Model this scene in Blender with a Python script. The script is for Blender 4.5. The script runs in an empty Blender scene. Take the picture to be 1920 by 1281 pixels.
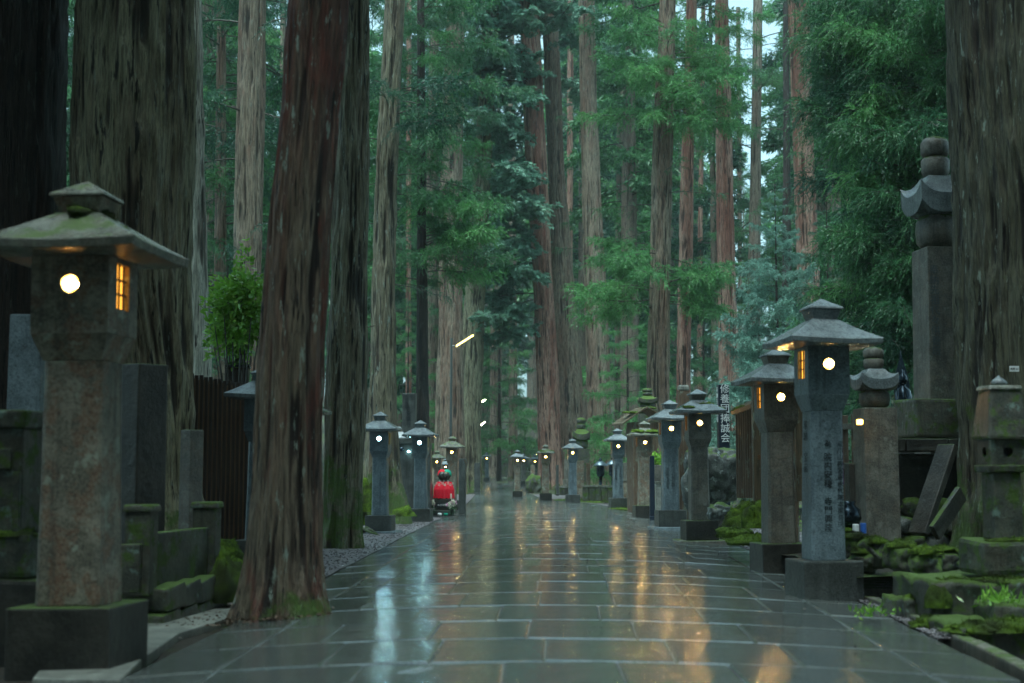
import bpy, bmesh, math, random
import numpy as np
from mathutils import Vector, Matrix
from mathutils import noise as mnoise

random.seed(7)
rng = np.random.default_rng(7)
R = math.radians
scene = bpy.context.scene
COL = scene.collection

# ---------------------------------------------------------------- camera
CAM_H = 0.85
F = 2667.0                      # focal length in pixels of the 1920 px wide photograph (50 mm on full frame)
PITCH = math.atan(247.5 / F)
cam_data = bpy.data.cameras.new('camera')
cam = bpy.data.objects.new('camera', cam_data)
COL.objects.link(cam)
cam.location = (0, 0, CAM_H)
cam.rotation_euler = (math.pi / 2 + PITCH, 0, 0)
cam_data.lens = 50.0
cam_data.sensor_width = 36.0
cam_data.clip_end = 2000
cam_data.clip_start = 0.05
cam_data.dof.use_dof = True
cam_data.dof.focus_distance = 20.0
cam_data.dof.aperture_fstop = 2.4
scene.camera = cam

# ---------------------------------------------------------------- world, sun, exposure
world = bpy.data.worlds.new('World')
scene.world = world
world.use_nodes = True
wn = world.node_tree
wn.nodes.clear()
w_out = wn.nodes.new('ShaderNodeOutputWorld')
w_bg = wn.nodes.new('ShaderNodeBackground')
w_sky = wn.nodes.new('ShaderNodeTexSky')
w_sky.sky_type = 'NISHITA'
w_sky.sun_disc = False
w_sky.sun_elevation = R(74)
w_sky.sun_rotation = R(205)
w_sky.air_density = 1.0
w_sky.dust_density = 4.0
w_sky.ozone_density = 1.5
w_hsv = wn.nodes.new('ShaderNodeHueSaturation')
w_hsv.inputs['Saturation'].default_value = 0.32      # overcast: a greyed-out sky
wn.links.new(w_sky.outputs[0], w_hsv.inputs['Color'])
w_mul = wn.nodes.new('ShaderNodeMix'); w_mul.data_type = 'RGBA'; w_mul.blend_type = 'MULTIPLY'
w_mul.inputs['Factor'].default_value = 1.0
w_mul.inputs['B'].default_value = (0.64, 1.01, 1.07, 1)    # cool teal dusk cast of the cloud layer
wn.links.new(w_hsv.outputs[0], w_mul.inputs['A'])
wn.links.new(w_mul.outputs['Result'], w_bg.inputs['Color'])
w_bg.inputs['Strength'].default_value = 0.15
wn.links.new(w_bg.outputs[0], w_out.inputs['Surface'])

sun_data = bpy.data.lights.new('sun', 'SUN')
sun_data.energy = 1.4
sun_data.angle = R(40)
sun_data.color = (0.95, 1.0, 0.97)
sun = bpy.data.objects.new('sun', sun_data)
COL.objects.link(sun)
sun.rotation_euler = (R(16), 0, R(-25))     # overcast glow from high above, a little behind the camera

scene.view_settings.view_transform = 'Standard'
scene.view_settings.look = 'None'
scene.view_settings.gamma = 1.0
scene.view_settings.use_curve_mapping = False
scene.view_settings.exposure = 1.3
scene.cycles.max_bounces = 6
scene.cycles.diffuse_bounces = 2
scene.cycles.glossy_bounces = 3
scene.cycles.transmission_bounces = 3
scene.cycles.volume_bounces = 0
scene.cycles.transparent_max_bounces = 4
scene.cycles.sample_clamp_indirect = 4.0
scene.cycles.use_denoising = True
scene.cycles.use_adaptive_sampling = True
scene.cycles.adaptive_threshold = 0.02

# ---------------------------------------------------------------- where a pixel of the photograph lies in the place
ST, CT = math.sin(PITCH), math.cos(PITCH)

def P(px, py, D):
    u = (px - 960.0) / F
    v = (640.5 - py) / F
    t = D / (CT - v * ST)
    return Vector((u * t, D, CAM_H + t * (ST + v * CT)))

def sstep(a, b, x):
    t = min(1.0, max(0.0, (x - a) / (b - a)))
    return t * t * (3 - 2 * t)

def path_mid(y):
    m = y * 0.0255
    if y > 38:
        m -= 0.0011 * (y - 38) ** 2
    return m

def gz(x, y):
    """height of the ground"""
    d = abs(x - path_mid(y))
    z = -0.02 * min(d, 2.1) ** 2
    z += 0.0088 * max(0.0, y - 30.0) * (1 if y < 110 else 1)
    z += 0.55 * sstep(5.0, 14.0, d) * sstep(18, 50, y)
    z += 9.0 * sstep(92, 190, y + (x + 2) * 0.25)
    z += 5.0 * sstep(20, 80, d)
    return z

def G(px, py):
    """the ground point seen at a pixel"""
    u = (px - 960.0) / F
    v = (640.5 - py) / F
    dy, dz = CT - v * ST, ST + v * CT
    y = 3.0
    while y < 400:
        t = y / dy
        if CAM_H + t * dz <= gz(u * t, y):
            break
        y += 0.05
    t = y / dy
    return Vector((u * t, y, gz(u * t, y)))

# ---------------------------------------------------------------- tags
def tag(o, label=None, cat=None, group=None, kind=None):
    if label: o['label'] = label
    if cat: o['category'] = cat
    if group: o['group'] = group
    if kind: o['kind'] = kind
    return o

def empty(name, loc, rz=0.0, label=None, cat=None, group=None, scale=1.0):
    o = bpy.data.objects.new(name, None)
    o.empty_display_size = 0.2
    o.location = loc
    o.rotation_euler = (0, 0, rz)
    o.scale = (scale,) * 3
    COL.objects.link(o)
    return tag(o, label, cat, group)

def link(name, mesh, parent=None, loc=(0, 0, 0), rot=(0, 0, 0), scale=(1, 1, 1)):
    o = bpy.data.objects.new(name, mesh)
    o.location = loc
    o.rotation_euler = rot
    o.scale = scale
    COL.objects.link(o)
    if parent: o.parent = parent
    return o

# ---------------------------------------------------------------- mesh building
class MB:
    def __init__(s):
        s.v, s.f, s.m = [], [], []
        s.n = 0
        s.tris = []            # big numpy batches: (verts, faces, mat)

    def add(s, verts, faces, mi=0, M=None):
        b = len(s.v)
        if M is not None:
            verts = [tuple(M @ Vector(p)) for p in verts]
        s.v.extend([tuple(p) for p in verts])
        s.f.extend([tuple(b + i for i in f) for f in faces])
        s.m.extend([mi] * len(faces))
        return s

    def box(s, c, size, mi=0, top=None, M=None, shift=(0, 0)):
        """box with centre of its base at c; top = scale of the upper face"""
        x, y, z = c
        a, b, h = size[0] / 2, size[1] / 2, size[2]
        t = top if top is not None else (1, 1)
        if not isinstance(t, tuple): t = (t, t)
        sx, sy = shift
        vs = [(x - a, y - b, z), (x + a, y - b, z), (x + a, y + b, z), (x - a, y + b, z),
              (x - a * t[0] + sx, y - b * t[1] + sy, z + h), (x + a * t[0] + sx, y - b * t[1] + sy, z + h),
              (x + a * t[0] + sx, y + b * t[1] + sy, z + h), (x - a * t[0] + sx, y + b * t[1] + sy, z + h)]
        fs = [(3, 2, 1, 0), (4, 5, 6, 7), (0, 1, 5, 4), (1, 2, 6, 5), (2, 3, 7, 6), (3, 0, 4, 7)]
        return s.add(vs, fs, mi, M)

    def lathe(s, prof, seg=24, c=(0, 0, 0), mi=0, M=None):
        vs, fs = [], []
        for r, z in prof:
            for k in range(seg):
                a = 2 * math.pi * k / seg
                vs.append((c[0] + r * math.cos(a), c[1] + r * math.sin(a), c[2] + z))
        for i in range(len(prof) - 1):
            for k in range(seg):
                k2 = (k + 1) % seg
                fs.append((i * seg + k, i * seg + k2, (i + 1) * seg + k2, (i + 1) * seg + k))
        fs.append(tuple(range(seg))[::-1])
        fs.append(tuple((len(prof) - 1) * seg + k for k in range(seg)))
        return s.add(vs, fs, mi, M)

    def tube(s, pts, radii, seg=8, mi=0):
        vs, fs = [], []
        n = len(pts)
        if not hasattr(radii, '__len__'): radii = [radii] * n
        for i, p in enumerate(pts):
            p = Vector(p)
            d = (Vector(pts[min(i + 1, n - 1)]) - Vector(pts[max(i - 1, 0)])).normalized()
            ref = Vector((0, 0, 1)) if abs(d.z) < 0.9 else Vector((1, 0, 0))
            u = d.cross(ref).normalized(); w = d.cross(u)
            for k in range(seg):
                a = 2 * math.pi * k / seg
                vs.append(tuple(p + (u * math.cos(a) + w * math.sin(a)) * radii[i]))
        for i in range(n - 1):
            for k in range(seg):
                k2 = (k + 1) % seg
                fs.append((i * seg + k, (i + 1) * seg + k, (i + 1) * seg + k2, i * seg + k2))
        fs.append(tuple(range(seg)))
        fs.append(tuple((n - 1) * seg + k for k in range(seg))[::-1])
        return s.add(vs, fs, mi)

    def mesh(s, name, mats, smooth=False, bevel=0.0, seg=2, jitter=0.0, angle=30):
        me = bpy.data.meshes.new(name)
        me.from_pydata(s.v, [], s.f)
        for m in (mats if isinstance(mats, (list, tuple)) else [mats]):
            me.materials.append(m)
        me.polygons.foreach_set('material_index', s.m)
        if bevel > 0 or jitter > 0:
            bm = bmesh.new(); bm.from_mesh(me)
            bmesh.ops.recalc_face_normals(bm, faces=bm.faces)
            if bevel > 0:
                es = [e for e in bm.edges if len(e.link_faces) == 2 and e.calc_face_angle(0) > R(angle)]
                bmesh.ops.bevel(bm, geom=es, offset=bevel, segments=seg, affect='EDGES', profile=0.6, clamp_overlap=True)
            if jitter > 0:
                for v in bm.verts:
                    v.co += mnoise.noise_vector(v.co * 3.1) * jitter
            bm.to_mesh(me); bm.free()
        if smooth:
            me.polygons.foreach_set('use_smooth', [True] * len(me.polygons))
        me.update()
        return me

    def build(s, name, mats, parent=None, **kw):
        loc = kw.pop('loc', (0, 0, 0)); rot = kw.pop('rot', (0, 0, 0))
        return link(name, s.mesh(name, mats, **kw), parent, loc, rot)

def np_mesh(name, verts, faces, mats, smooth=False, mat_idx=None):
    """fast mesh from arrays; faces all of one size"""
    me = bpy.data.meshes.new(name)
    nv, nf, k = len(verts), len(faces), faces.shape[1]
    me.vertices.add(nv)
    me.vertices.foreach_set('co', np.ascontiguousarray(verts, dtype=np.float32).ravel())
    me.loops.add(nf * k)
    me.loops.foreach_set('vertex_index', np.ascontiguousarray(faces, dtype=np.int32).ravel())
    me.polygons.add(nf)
    me.polygons.foreach_set('loop_start', np.arange(0, nf * k, k, dtype=np.int32))
    me.polygons.foreach_set('loop_total', np.full(nf, k, dtype=np.int32))
    for m in (mats if isinstance(mats, (list, tuple)) else [mats]):
        me.materials.append(m)
    if mat_idx is not None:
        me.polygons.foreach_set('material_index', np.ascontiguousarray(mat_idx, dtype=np.int32))
    me.polygons.foreach_set('use_smooth', np.full(nf, smooth, dtype=bool))
    me.update(calc_edges=True)
    return me

def grid_faces(nu, nv, wrap=False):
    """quads of a grid nu (around) x nv (along), vertex index = j*nu+i"""
    i = np.arange(nu if wrap else nu - 1)
    j = np.arange(nv - 1)
    I, J = np.meshgrid(i, j)
    I2 = (I + 1) % nu
    return np.stack([J * nu + I, J * nu + I2, (J + 1) * nu + I2, (J + 1) * nu + I], -1).reshape(-1, 4)

def wrap_noise(th, z, cells, zs, seed):
    """value noise on a cylinder: th in 0..1 periodic with an integer number of cells, z in cells of height zs"""
    r = np.random.default_rng(seed)
    tab = r.random((512, cells))
    u = th * cells; w = z / zs + 100
    i0 = np.floor(u).astype(int); j0 = np.floor(w).astype(int)
    fu = u - i0; fw = w - j0
    fu = fu * fu * (3 - 2 * fu); fw = fw * fw * (3 - 2 * fw)
    i1 = (i0 + 1) % cells; i0 = i0 % cells
    j1 = (j0 + 1) % 512; j0 = j0 % 512
    return (tab[j0, i0] * (1 - fu) + tab[j0, i1] * fu) * (1 - fw) + (tab[j1, i0] * (1 - fu) + tab[j1, i1] * fu) * fw

# ---------------------------------------------------------------- materials
class NT:
    def __init__(s, name):
        s.mat = bpy.data.materials.new(name)
        s.mat.use_nodes = True
        s.t = s.mat.node_tree
        s.t.nodes.clear()
        s.out = s.t.nodes.new('ShaderNodeOutputMaterial')
    def n(s, typ, **kw):
        nd = s.t.nodes.new('ShaderNode' + typ)
        for k, v in kw.items():
            if k in nd.inputs: s.set(nd.inputs[k], v)
            else: setattr(nd, k, v)
        return nd
    def set(s, inp, v):
        if hasattr(v, 'links') or isinstance(v, bpy.types.NodeSocket): s.t.links.new(v, inp)
        elif isinstance(v, tuple) and len(v) == 3 and inp.type == 'RGBA': inp.default_value = (*v, 1)
        else: inp.default_value = v
    def coords(s, scale=(1, 1, 1), rand=True, kind='Object'):
        tc = s.n('TexCoord')
        src = tc.outputs[kind]
        if rand:
            oi = s.n('ObjectInfo')
            mu = s.n('Math', operation='MULTIPLY'); s.set(mu.inputs[0], oi.outputs['Random']); mu.inputs[1].default_value = 37.0
            ad = s.n('VectorMath', operation='ADD'); s.set(ad.inputs[0], src); s.set(ad.inputs[1], mu.outputs[0])
            src = ad.outputs[0]
        mp = s.n('VectorMath', operation='MULTIPLY'); s.set(mp.inputs[0], src); mp.inputs[1].default_value = scale
        return mp.outputs[0]
    def noise(s, vec, scale=5, detail=4, rough=0.6, dist=0.0):
        nd = s.n('TexNoise', Scale=scale, Detail=detail, Roughness=rough, Distortion=dist)
        s.set(nd.inputs['Vector'], vec)
        return nd.outputs['Fac']
    def ramp(s, fac, a, b):
        mr = s.n('MapRange'); mr.interpolation_type = 'SMOOTHSTEP'
        s.set(mr.inputs[0], fac)
        mr.inputs[1].default_value, mr.inputs[2].default_value = a, b
        return mr.outputs[0]
    def mix(s, f, a, b, mode='MIX'):
        m = s.n('Mix', data_type='RGBA', blend_type=mode)
        s.set(m.inputs['Factor'], f); s.set(m.inputs['A'], a); s.set(m.inputs['B'], b)
        return m.outputs['Result']
    def math(s, op, a, b=0.0):
        m = s.n('Math', operation=op); s.set(m.inputs[0], a); s.set(m.inputs[1], b)
        return m.outputs[0]
    def normal_z(s):
        g = s.n('NewGeometry'); sp = s.n('SeparateXYZ'); s.set(sp.inputs[0], g.outputs['Normal'])
        return sp.outputs['Z']
    def bump(s, h, strength=0.5, dist=0.02, normal=None):
        b = s.n('Bump', Strength=strength, Distance=dist); s.set(b.inputs['Height'], h)
        if normal: s.set(b.inputs['Normal'], normal)
        return b.outputs[0]
    def pbr(s, col, rough=0.6, normal=None, spec=0.5, coat=0.0, metal=0.0, emit=None, estr=0.0):
        p = s.n('BsdfPrincipled')
        s.set(p.inputs['Base Color'], col); s.set(p.inputs['Roughness'], rough)
        p.inputs['Specular IOR Level'].default_value = spec
        s.set(p.inputs['Coat Weight'], coat); p.inputs['Coat Roughness'].default_value = 0.12
        p.inputs['Metallic'].default_value = metal
        if normal: s.set(p.inputs['Normal'], normal)
        if emit:
            s.set(p.inputs['Emission Color'], emit); p.inputs['Emission Strength'].default_value = estr
        return p
    def done(s, sh):
        s.t.links.new(sh if isinstance(sh, bpy.types.NodeSocket) else sh.outputs[0], s.out.inputs['Surface'])
        return s.mat

def stone_mat(name, base, dark, spots, moss=0.0, speck=0.5, rough=0.45, brown=None, brown_amt=0.4, lichen=0.3):
    t = NT(name)
    v = t.coords()
    big = t.noise(v, 4.5, 5, 0.65)
    med = t.noise(v, 17, 5, 0.7)
    fine = t.noise(v, 85, 3, 0.75)
    c = t.mix(t.ramp(big, 0.40, 0.62), tuple(x*.75 for x in dark), tuple(x*1.1 for x in base))
    if brown: c = t.mix(t.math('MULTIPLY', t.ramp(t.noise(v, 8, 6, 0.72), 0.49, 0.57), brown_amt), c, brown)
    c = t.mix(t.math('MULTIPLY', t.ramp(fine, 0.35, 0.65), speck), c, tuple(min(1, x * 1.9) for x in base))
    c = t.mix(t.math('MULTIPLY', t.ramp(t.noise(v, 52, 3, 0.7), 0.5, 0.66), speck * 1.3), c, tuple(x * 0.4 for x in dark))
    c = t.mix(t.math('MULTIPLY', t.ramp(t.noise(v, 9.3, 4, 0.6), 0.60, 0.68), lichen), c, spots)
    # rain streaks running down
    vs = t.coords((14, 14, 0.9))
    c = t.mix(t.math('MULTIPLY', t.ramp(t.noise(vs, 1.3, 3, 0.6), 0.5, 0.72), 0.55), c, tuple(x * 0.45 for x in dark))
    if moss > 0:
        nz = t.normal_z()
        up = t.ramp(nz, 0.15, 0.9)
        mfac = t.math('MULTIPLY', t.ramp(t.math('ADD', t.math('MULTIPLY', up, 0.35), t.noise(v, 6, 5, 0.7)), 0.86 - moss * 0.42, 0.98 - moss * 0.42), 0.95)
        mc = t.mix(t.noise(v, 45, 3, 0.7), (0.018, 0.04, 0.008), (0.09, 0.16, 0.02))
        c = t.mix(mfac, c, mc)
        r = t.math('ADD', t.math('MULTIPLY', mfac, 0.45), rough)
    else:
        r = rough
    h = t.math('ADD', t.math('MULTIPLY', med, 0.7), t.math('MULTIPLY', fine, 0.25))
    nb = t.bump(h, 0.8, 0.016)
    return t.done(t.pbr(c, r, nb, 0.5))

M = {}
M['granite'] = stone_mat('granite_blue_grey', (0.125, 0.165, 0.185), (0.08, 0.11, 0.128), (0.25, 0.28, 0.28), 0.0, 0.45, 0.30, lichen=0.1)
M['granite_dark'] = stone_mat('granite_dark', (0.060, 0.066, 0.062), (0.035, 0.04, 0.038), (0.12, 0.13, 0.12), 0.0, 0.4, 0.28, lichen=0.1)
M['old_stone'] = stone_mat('weathered_stone', (0.21, 0.19, 0.145), (0.10, 0.09, 0.066), (0.34, 0.38, 0.30), 0.12, 0.4, 0.6, brown=(0.15, 0.065, 0.032), brown_amt=0.85, lichen=0.7)
M['grey_stone'] = stone_mat('grey_stone', (0.135, 0.13, 0.11), (0.07, 0.07, 0.06), (0.28, 0.31, 0.27), 0.25, 0.35, 0.45, brown=(0.13, 0.095, 0.065), brown_amt=0.4, lichen=0.35)
M['mossy_stone'] = stone_mat('mossy_stone', (0.070, 0.075, 0.058), (0.028, 0.032, 0.026), (0.20, 0.31, 0.27), 0.85, 0.3, 0.5, brown=(0.08, 0.06, 0.04), lichen=0.5)
M['dark_stone'] = stone_mat('dark_wet_stone', (0.034, 0.032, 0.026), (0.015, 0.015, 0.013), (0.10, 0.11, 0.09), 0.30, 0.3, 0.35, lichen=0.15)
M['rock'] = stone_mat('craggy_rock', (0.10, 0.115, 0.105), (0.035, 0.04, 0.038), (0.38, 0.44, 0.42), 0.35, 0.4, 0.4, lichen=0.8)
M['roof_stone'] = stone_mat('roof_stone_wet', (0.16, 0.19, 0.20), (0.11, 0.13, 0.14), (0.22, 0.24, 0.23), 0.0, 0.35, 0.20, lichen=0.1)
M['roof_old'] = stone_mat('roof_stone_old', (0.17, 0.18, 0.155), (0.10, 0.11, 0.09), (0.30, 0.33, 0.27), 0.10, 0.3, 0.24, brown=(0.13, 0.10, 0.07), lichen=0.3)

def moss_mat():
    t = NT('moss')
    v = t.coords()
    a = t.noise(v, 28, 5, 0.75)
    c = t.mix(t.ramp(a, 0.3, 0.7), (0.025, 0.055, 0.006), (0.16, 0.28, 0.02))
    c = t.mix(t.ramp(t.noise(v, 3.5, 4, 0.6), 0.45, 0.65), c, (0.035, 0.05, 0.012))
    return t.done(t.pbr(c, 0.85, t.bump(t.noise(v, 95, 4, 0.8), 1.0, 0.03), 0.25))
M['moss'] = moss_mat()

def bark_mat(name, light, mid, red, red_amt=0.5, moss_h=1.2, lichen=0.4, rough=0.62, moss_all=0.0):
    t = NT(name)
    tc = t.n('TexCoord')
    v = t.coords((1, 1, 0.075))
    v2 = t.coords((1, 1, 0.22))
    vr = t.coords()
    st = t.noise(v, 9, 6, 0.7, 0.25)
    fib = t.noise(v, 42, 4, 0.75)
    broad = t.noise(v, 2.4, 4, 0.6)
    at = t.n('Attribute', attribute_name='ridge')
    rd = t.math('ADD', at.outputs['Fac'], t.math('MULTIPLY', t.math('SUBTRACT', st, 0.5), 0.55))
    c = t.mix(t.ramp(rd, 0.38, 0.58), tuple(x * .5 for x in mid), tuple(x * 1.6 for x in light))
    c = t.mix(t.math('MULTIPLY', t.ramp(broad, 0.44, 0.60), red_amt), c, red)
    c = t.mix(t.math('MULTIPLY', t.ramp(t.noise(v2, 5.5, 4, 0.6), 0.55, 0.66), red_amt * 0.8), c, tuple(x * 1.2 for x in red))
    c = t.mix(t.ramp(rd, 0.38, 0.27), c, tuple(x * 0.22 for x in mid))
    c = t.mix(t.math('MULTIPLY', t.ramp(fib, 0.60, 0.40), 0.6), c, tuple(x * 0.35 for x in mid))
    c = t.mix(t.ramp(t.noise(v, 24, 3, 0.6), 0.42, 0.34), c, tuple(x * 0.15 for x in mid))
    lf = t.math('MULTIPLY', t.ramp(t.noise(v2, 15, 5, 0.7), 0.60, 0.66), lichen)
    c = t.mix(lf, c, (0.30, 0.37, 0.31))
    sp = t.n('SeparateXYZ'); t.set(sp.inputs[0], tc.outputs['Object'])
    low = t.ramp(sp.outputs['Z'], moss_h, 0.0)
    mf = t.ramp(t.math('ADD', t.math('MULTIPLY', low, 0.26), t.math('ADD', t.noise(vr, 2.2, 6, 0.75), moss_all)), 0.68, 0.82)
    mc = t.mix(t.noise(vr, 40, 3, 0.7), (0.02, 0.05, 0.008), (0.10, 0.19, 0.02))
    c = t.mix(t.math('MULTIPLY', mf, 0.9), c, mc)
    h = t.math('ADD', t.math('MULTIPLY', st, 0.8), t.math('MULTIPLY', fib, 0.35))
    return t.done(t.pbr(c, rough, t.bump(h, 1.0, 0.09), 0.45))

M['bark_green'] = bark_mat('bark_greenish', (0.20, 0.185, 0.115), (0.095, 0.08, 0.048), (0.11, 0.055, 0.035), 0.35, 1.6, 0.35)
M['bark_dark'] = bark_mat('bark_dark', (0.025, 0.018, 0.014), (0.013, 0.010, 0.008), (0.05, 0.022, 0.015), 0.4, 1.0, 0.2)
M['bark_lean'] = bark_mat('bark_leaning', (0.13, 0.105, 0.073), (0.055, 0.037, 0.026), (0.14, 0.030, 0.019), 0.85, 0.35, 0.85)
M['bark_grey'] = bark_mat('bark_grey', (0.42, 0.41, 0.34), (0.24, 0.22, 0.17), (0.20, 0.11, 0.075), 0.4, 0.7, 0.6)
M['bark_brown'] = bark_mat('bark_brown', (0.195, 0.155, 0.11), (0.105, 0.075, 0.05), (0.21, 0.09, 0.06), 0.5, 1.0, 0.35)
M['bark_red'] = bark_mat('bark_red', (0.33, 0.20, 0.15), (0.18, 0.09, 0.065), (0.27, 0.085, 0.055), 0.8, 0.8, 0.3)
M['bark_moss'] = bark_mat('bark_mossy', (0.080, 0.080, 0.05), (0.038, 0.034, 0.022), (0.06, 0.028, 0.018), 0.35, 2.2, 0.85, moss_all=0.05)
M['bark_footed'] = bark_mat('bark_moss_footed', (0.16, 0.145, 0.095), (0.07, 0.06, 0.038), (0.10, 0.05, 0.03), 0.4, 2.4, 0.7, moss_all=0.05)
M['bark_far'] = bark_mat('bark_far', (0.20, 0.16, 0.12), (0.12, 0.09, 0.065), (0.15, 0.07, 0.05), 0.4, 0.5, 0.1)

def leaf_mat(name, c1, c2, c3, trans=0.35, gloss=0.35):
    t = NT(name)
    oi = t.n('ObjectInfo')
    v = t.coords(kind='Object')
    c = t.mix(t.ramp(t.noise(v, 1.1, 3, 0.6), 0.35, 0.65), c1, c2)
    c = t.mix(t.math('MULTIPLY', oi.outputs['Random'], 0.55), c, c3)
    c = t.mix(t.math('MULTIPLY', t.ramp(t.noise(v, 5.0, 3, 0.6), 0.50, 0.36), 0.75), c, tuple(x * .38 for x in c1))
    c = t.mix(t.math('MULTIPLY', t.ramp(t.noise(v, 7.0, 3, 0.6), 0.54, 0.66), 0.6), c, tuple(min(.6, x * 1.5) for x in c2))
    p = t.pbr(c, gloss, None, 0.4)
    tr = t.n('BsdfTranslucent'); t.set(tr.inputs['Color'], c)
    mx = t.n('MixShader'); mx.inputs[0].default_value = trans
    t.set(mx.inputs[1], p.outputs[0]); t.set(mx.inputs[2], tr.outputs[0])
    return t.done(mx.outputs[0])
M['cedar'] = leaf_mat('cedar_needles', (0.050, 0.15, 0.065), (0.085, 0.24, 0.08), (0.045, 0.16, 0.09))
M['cedar_bright'] = leaf_mat('cedar_needles_bright', (0.085, 0.25, 0.085), (0.14, 0.36, 0.11), (0.07, 0.24, 0.10), 0.40)
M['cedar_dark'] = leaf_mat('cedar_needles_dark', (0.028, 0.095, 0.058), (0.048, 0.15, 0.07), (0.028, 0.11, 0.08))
M['hinoki'] = leaf_mat('cypress_sprays', (0.20, 0.40, 0.28), (0.34, 0.56, 0.40), (0.18, 0.40, 0.30), 0.3, 0.35)
M['fir'] = leaf_mat('fir_needles', (0.15, 0.30, 0.24), (0.22, 0.40, 0.31), (0.15, 0.32, 0.27))
M['shrub'] = leaf_mat('shrub_leaves', (0.18, 0.40, 0.05), (0.30, 0.56, 0.09), (0.14, 0.34, 0.05), 0.35, 0.22)
M['twig'] = (lambda t: t.done(t.pbr(t.mix(t.noise(t.coords(), 12), (0.035, 0.028, 0.022), (0.08, 0.07, 0.055)), 0.6)))(NT('twig_bark'))

def paving_mat():
    t = NT('wet_paving')
    v = t.coords(kind='Object', rand=False)
    oi = t.n('ObjectInfo')
    tone = t.mix(oi.outputs['Random'], (0.042, 0.058, 0.060), (0.105, 0.112, 0.105))
    a = t.noise(v, 3.3, 5, 0.65)
    c = t.mix(t.ramp(a, 0.3, 0.7), tone, (0.038, 0.055, 0.058))
    c = t.mix(t.math('MULTIPLY', t.ramp(t.noise(v, 90, 3, 0.8), 0.42, 0.62), 0.5), c, (0.20, 0.21, 0.19))
    # film of water: thinner and rougher in places
    wet = t.ramp(t.noise(v, 2.1, 4, 0.6), 0.40, 0.62)
    r = t.math('ADD', t.math('MULTIPLY', wet, 0.10), 0.045)
    h = t.math('ADD', t.noise(v, 24, 4, 0.6), t.math('MULTIPLY', t.noise(v, 5, 3, 0.5), 1.2))
    nb = t.bump(h, 0.22, 0.012)
    return t.done(t.pbr(c, r, nb, 0.5))
M['paving'] = paving_mat()
M['mortar'] = (lambda t: t.done(t.pbr(t.mix(t.noise(t.coords(rand=False), 20), (0.07, 0.085, 0.09), (0.26, 0.30, 0.31)), 0.16, t.bump(t.noise(t.coords(rand=False), 40), 0.4, 0.01))))(NT('wet_mortar_sky_glint'))  # pale tone paints the sky glint of the water-filled joints into the mortar

def soil_mat():
    t = NT('forest_ground')
    v = t.coords(rand=False)
    a = t.noise(v, 1.2, 6, 0.7)
    b = t.noise(v, 25, 5, 0.75)
    c = t.mix(t.ramp(b, 0.3, 0.7), (0.02, 0.018, 0.013), (0.06, 0.05, 0.036))
    c = t.mix(t.ramp(a, 0.50, 0.60), c, t.mix(b, (0.02, 0.045, 0.008), (0.08, 0.14, 0.02)))
    return t.done(t.pbr(c, 0.7, t.bump(b, 1.0, 0.05), 0.4))
M['soil'] = soil_mat()

def gravel_mat():
    t = NT('gravel')
    v = t.coords(rand=False)
    vo = t.n('TexVoronoi', Scale=42.0); t.set(vo.inputs['Vector'], v)
    sp = t.n('SeparateColor'); t.set(sp.inputs[0], vo.outputs['Color'])
    c = t.mix(sp.outputs[0], (0.07, 0.062, 0.068), (0.24, 0.22, 0.235))
    c = t.mix(t.ramp(t.noise(v, 3, 5, 0.7), 0.55, 0.66), c, (0.03, 0.03, 0.022))
    h = t.math('SUBTRACT', 1.0, vo.outputs['Distance'])
    return t.done(t.pbr(c, 0.32, t.bump(h, 1.0, 0.02), 0.5))
M['gravel'] = gravel_mat()

def wood_mat(name, a, b, rough=0.6, lich=0.0):
    t = NT(name)
    v = t.coords((1, 1, 0.06))
    n = t.noise(v, 40, 5, 0.7)
    c = t.mix(t.ramp(n, 0.3, 0.7), a, b)
    if lich: c = t.mix(t.math('MULTIPLY', t.ramp(t.noise(t.coords((1, 1, 0.3)), 14, 4, 0.7), 0.56, 0.64), lich), c, (0.22, 0.28, 0.22))
    return t.done(t.pbr(c, rough, t.bump(n, 0.6, 0.01), 0.4))
M['wood_dark'] = wood_mat('fence_wood_dark', (0.022, 0.013, 0.009), (0.055, 0.032, 0.02), 0.5)
M['wood_edge'] = wood_mat('fence_wood_edge', (0.10, 0.055, 0.025), (0.17, 0.09, 0.04), 0.5)
M['wood_old'] = wood_mat('gate_wood_old', (0.045, 0.038, 0.026), (0.13, 0.095, 0.055), 0.6, 0.7)
M['wood_post'] = wood_mat('post_wood', (0.07, 0.045, 0.03), (0.15, 0.10, 0.065), 0.6, 0.5)

def flat_mat(name, col, rough=0.5, metal=0.0, spec=0.5, emit=None, estr=0.0):
    t = NT(name)
    c = t.mix(t.noise(t.coords(), 30, 3), tuple(x * 0.85 for x in col), tuple(min(1, x * 1.12) for x in col))
    return t.done(t.pbr(c, rough, None, spec, 0, metal, emit, estr))
def glow_mat(name, col, s):
    t = NT(name)
    e = t.n('Emission'); t.set(e.inputs['Color'], col); e.inputs['Strength'].default_value = s
    return t.done(e)
M['bronze'] = flat_mat('dark_bronze', (0.03, 0.045, 0.06), 0.22, 0.8)
M['bronze_grey'] = flat_mat('grey_bronze', (0.20, 0.25, 0.28), 0.3, 0.8)
M['black_paint'] = flat_mat('black_paint', (0.012, 0.02, 0.035), 0.3)
M['white_paint'] = flat_mat('white_paint', (0.75, 0.78, 0.78), 0.4)
M['ink'] = flat_mat('ink_black', (0.012, 0.018, 0.022), 0.5)
M['ink_grey'] = flat_mat('carved_grey', (0.07, 0.09, 0.10), 0.6)
M['red_cloth'] = flat_mat('red_cloth', (0.62, 0.012, 0.03), 0.7, spec=0.2)
M['green_cloth'] = flat_mat('green_cloth', (0.01, 0.30, 0.20), 0.75, spec=0.2)
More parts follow.
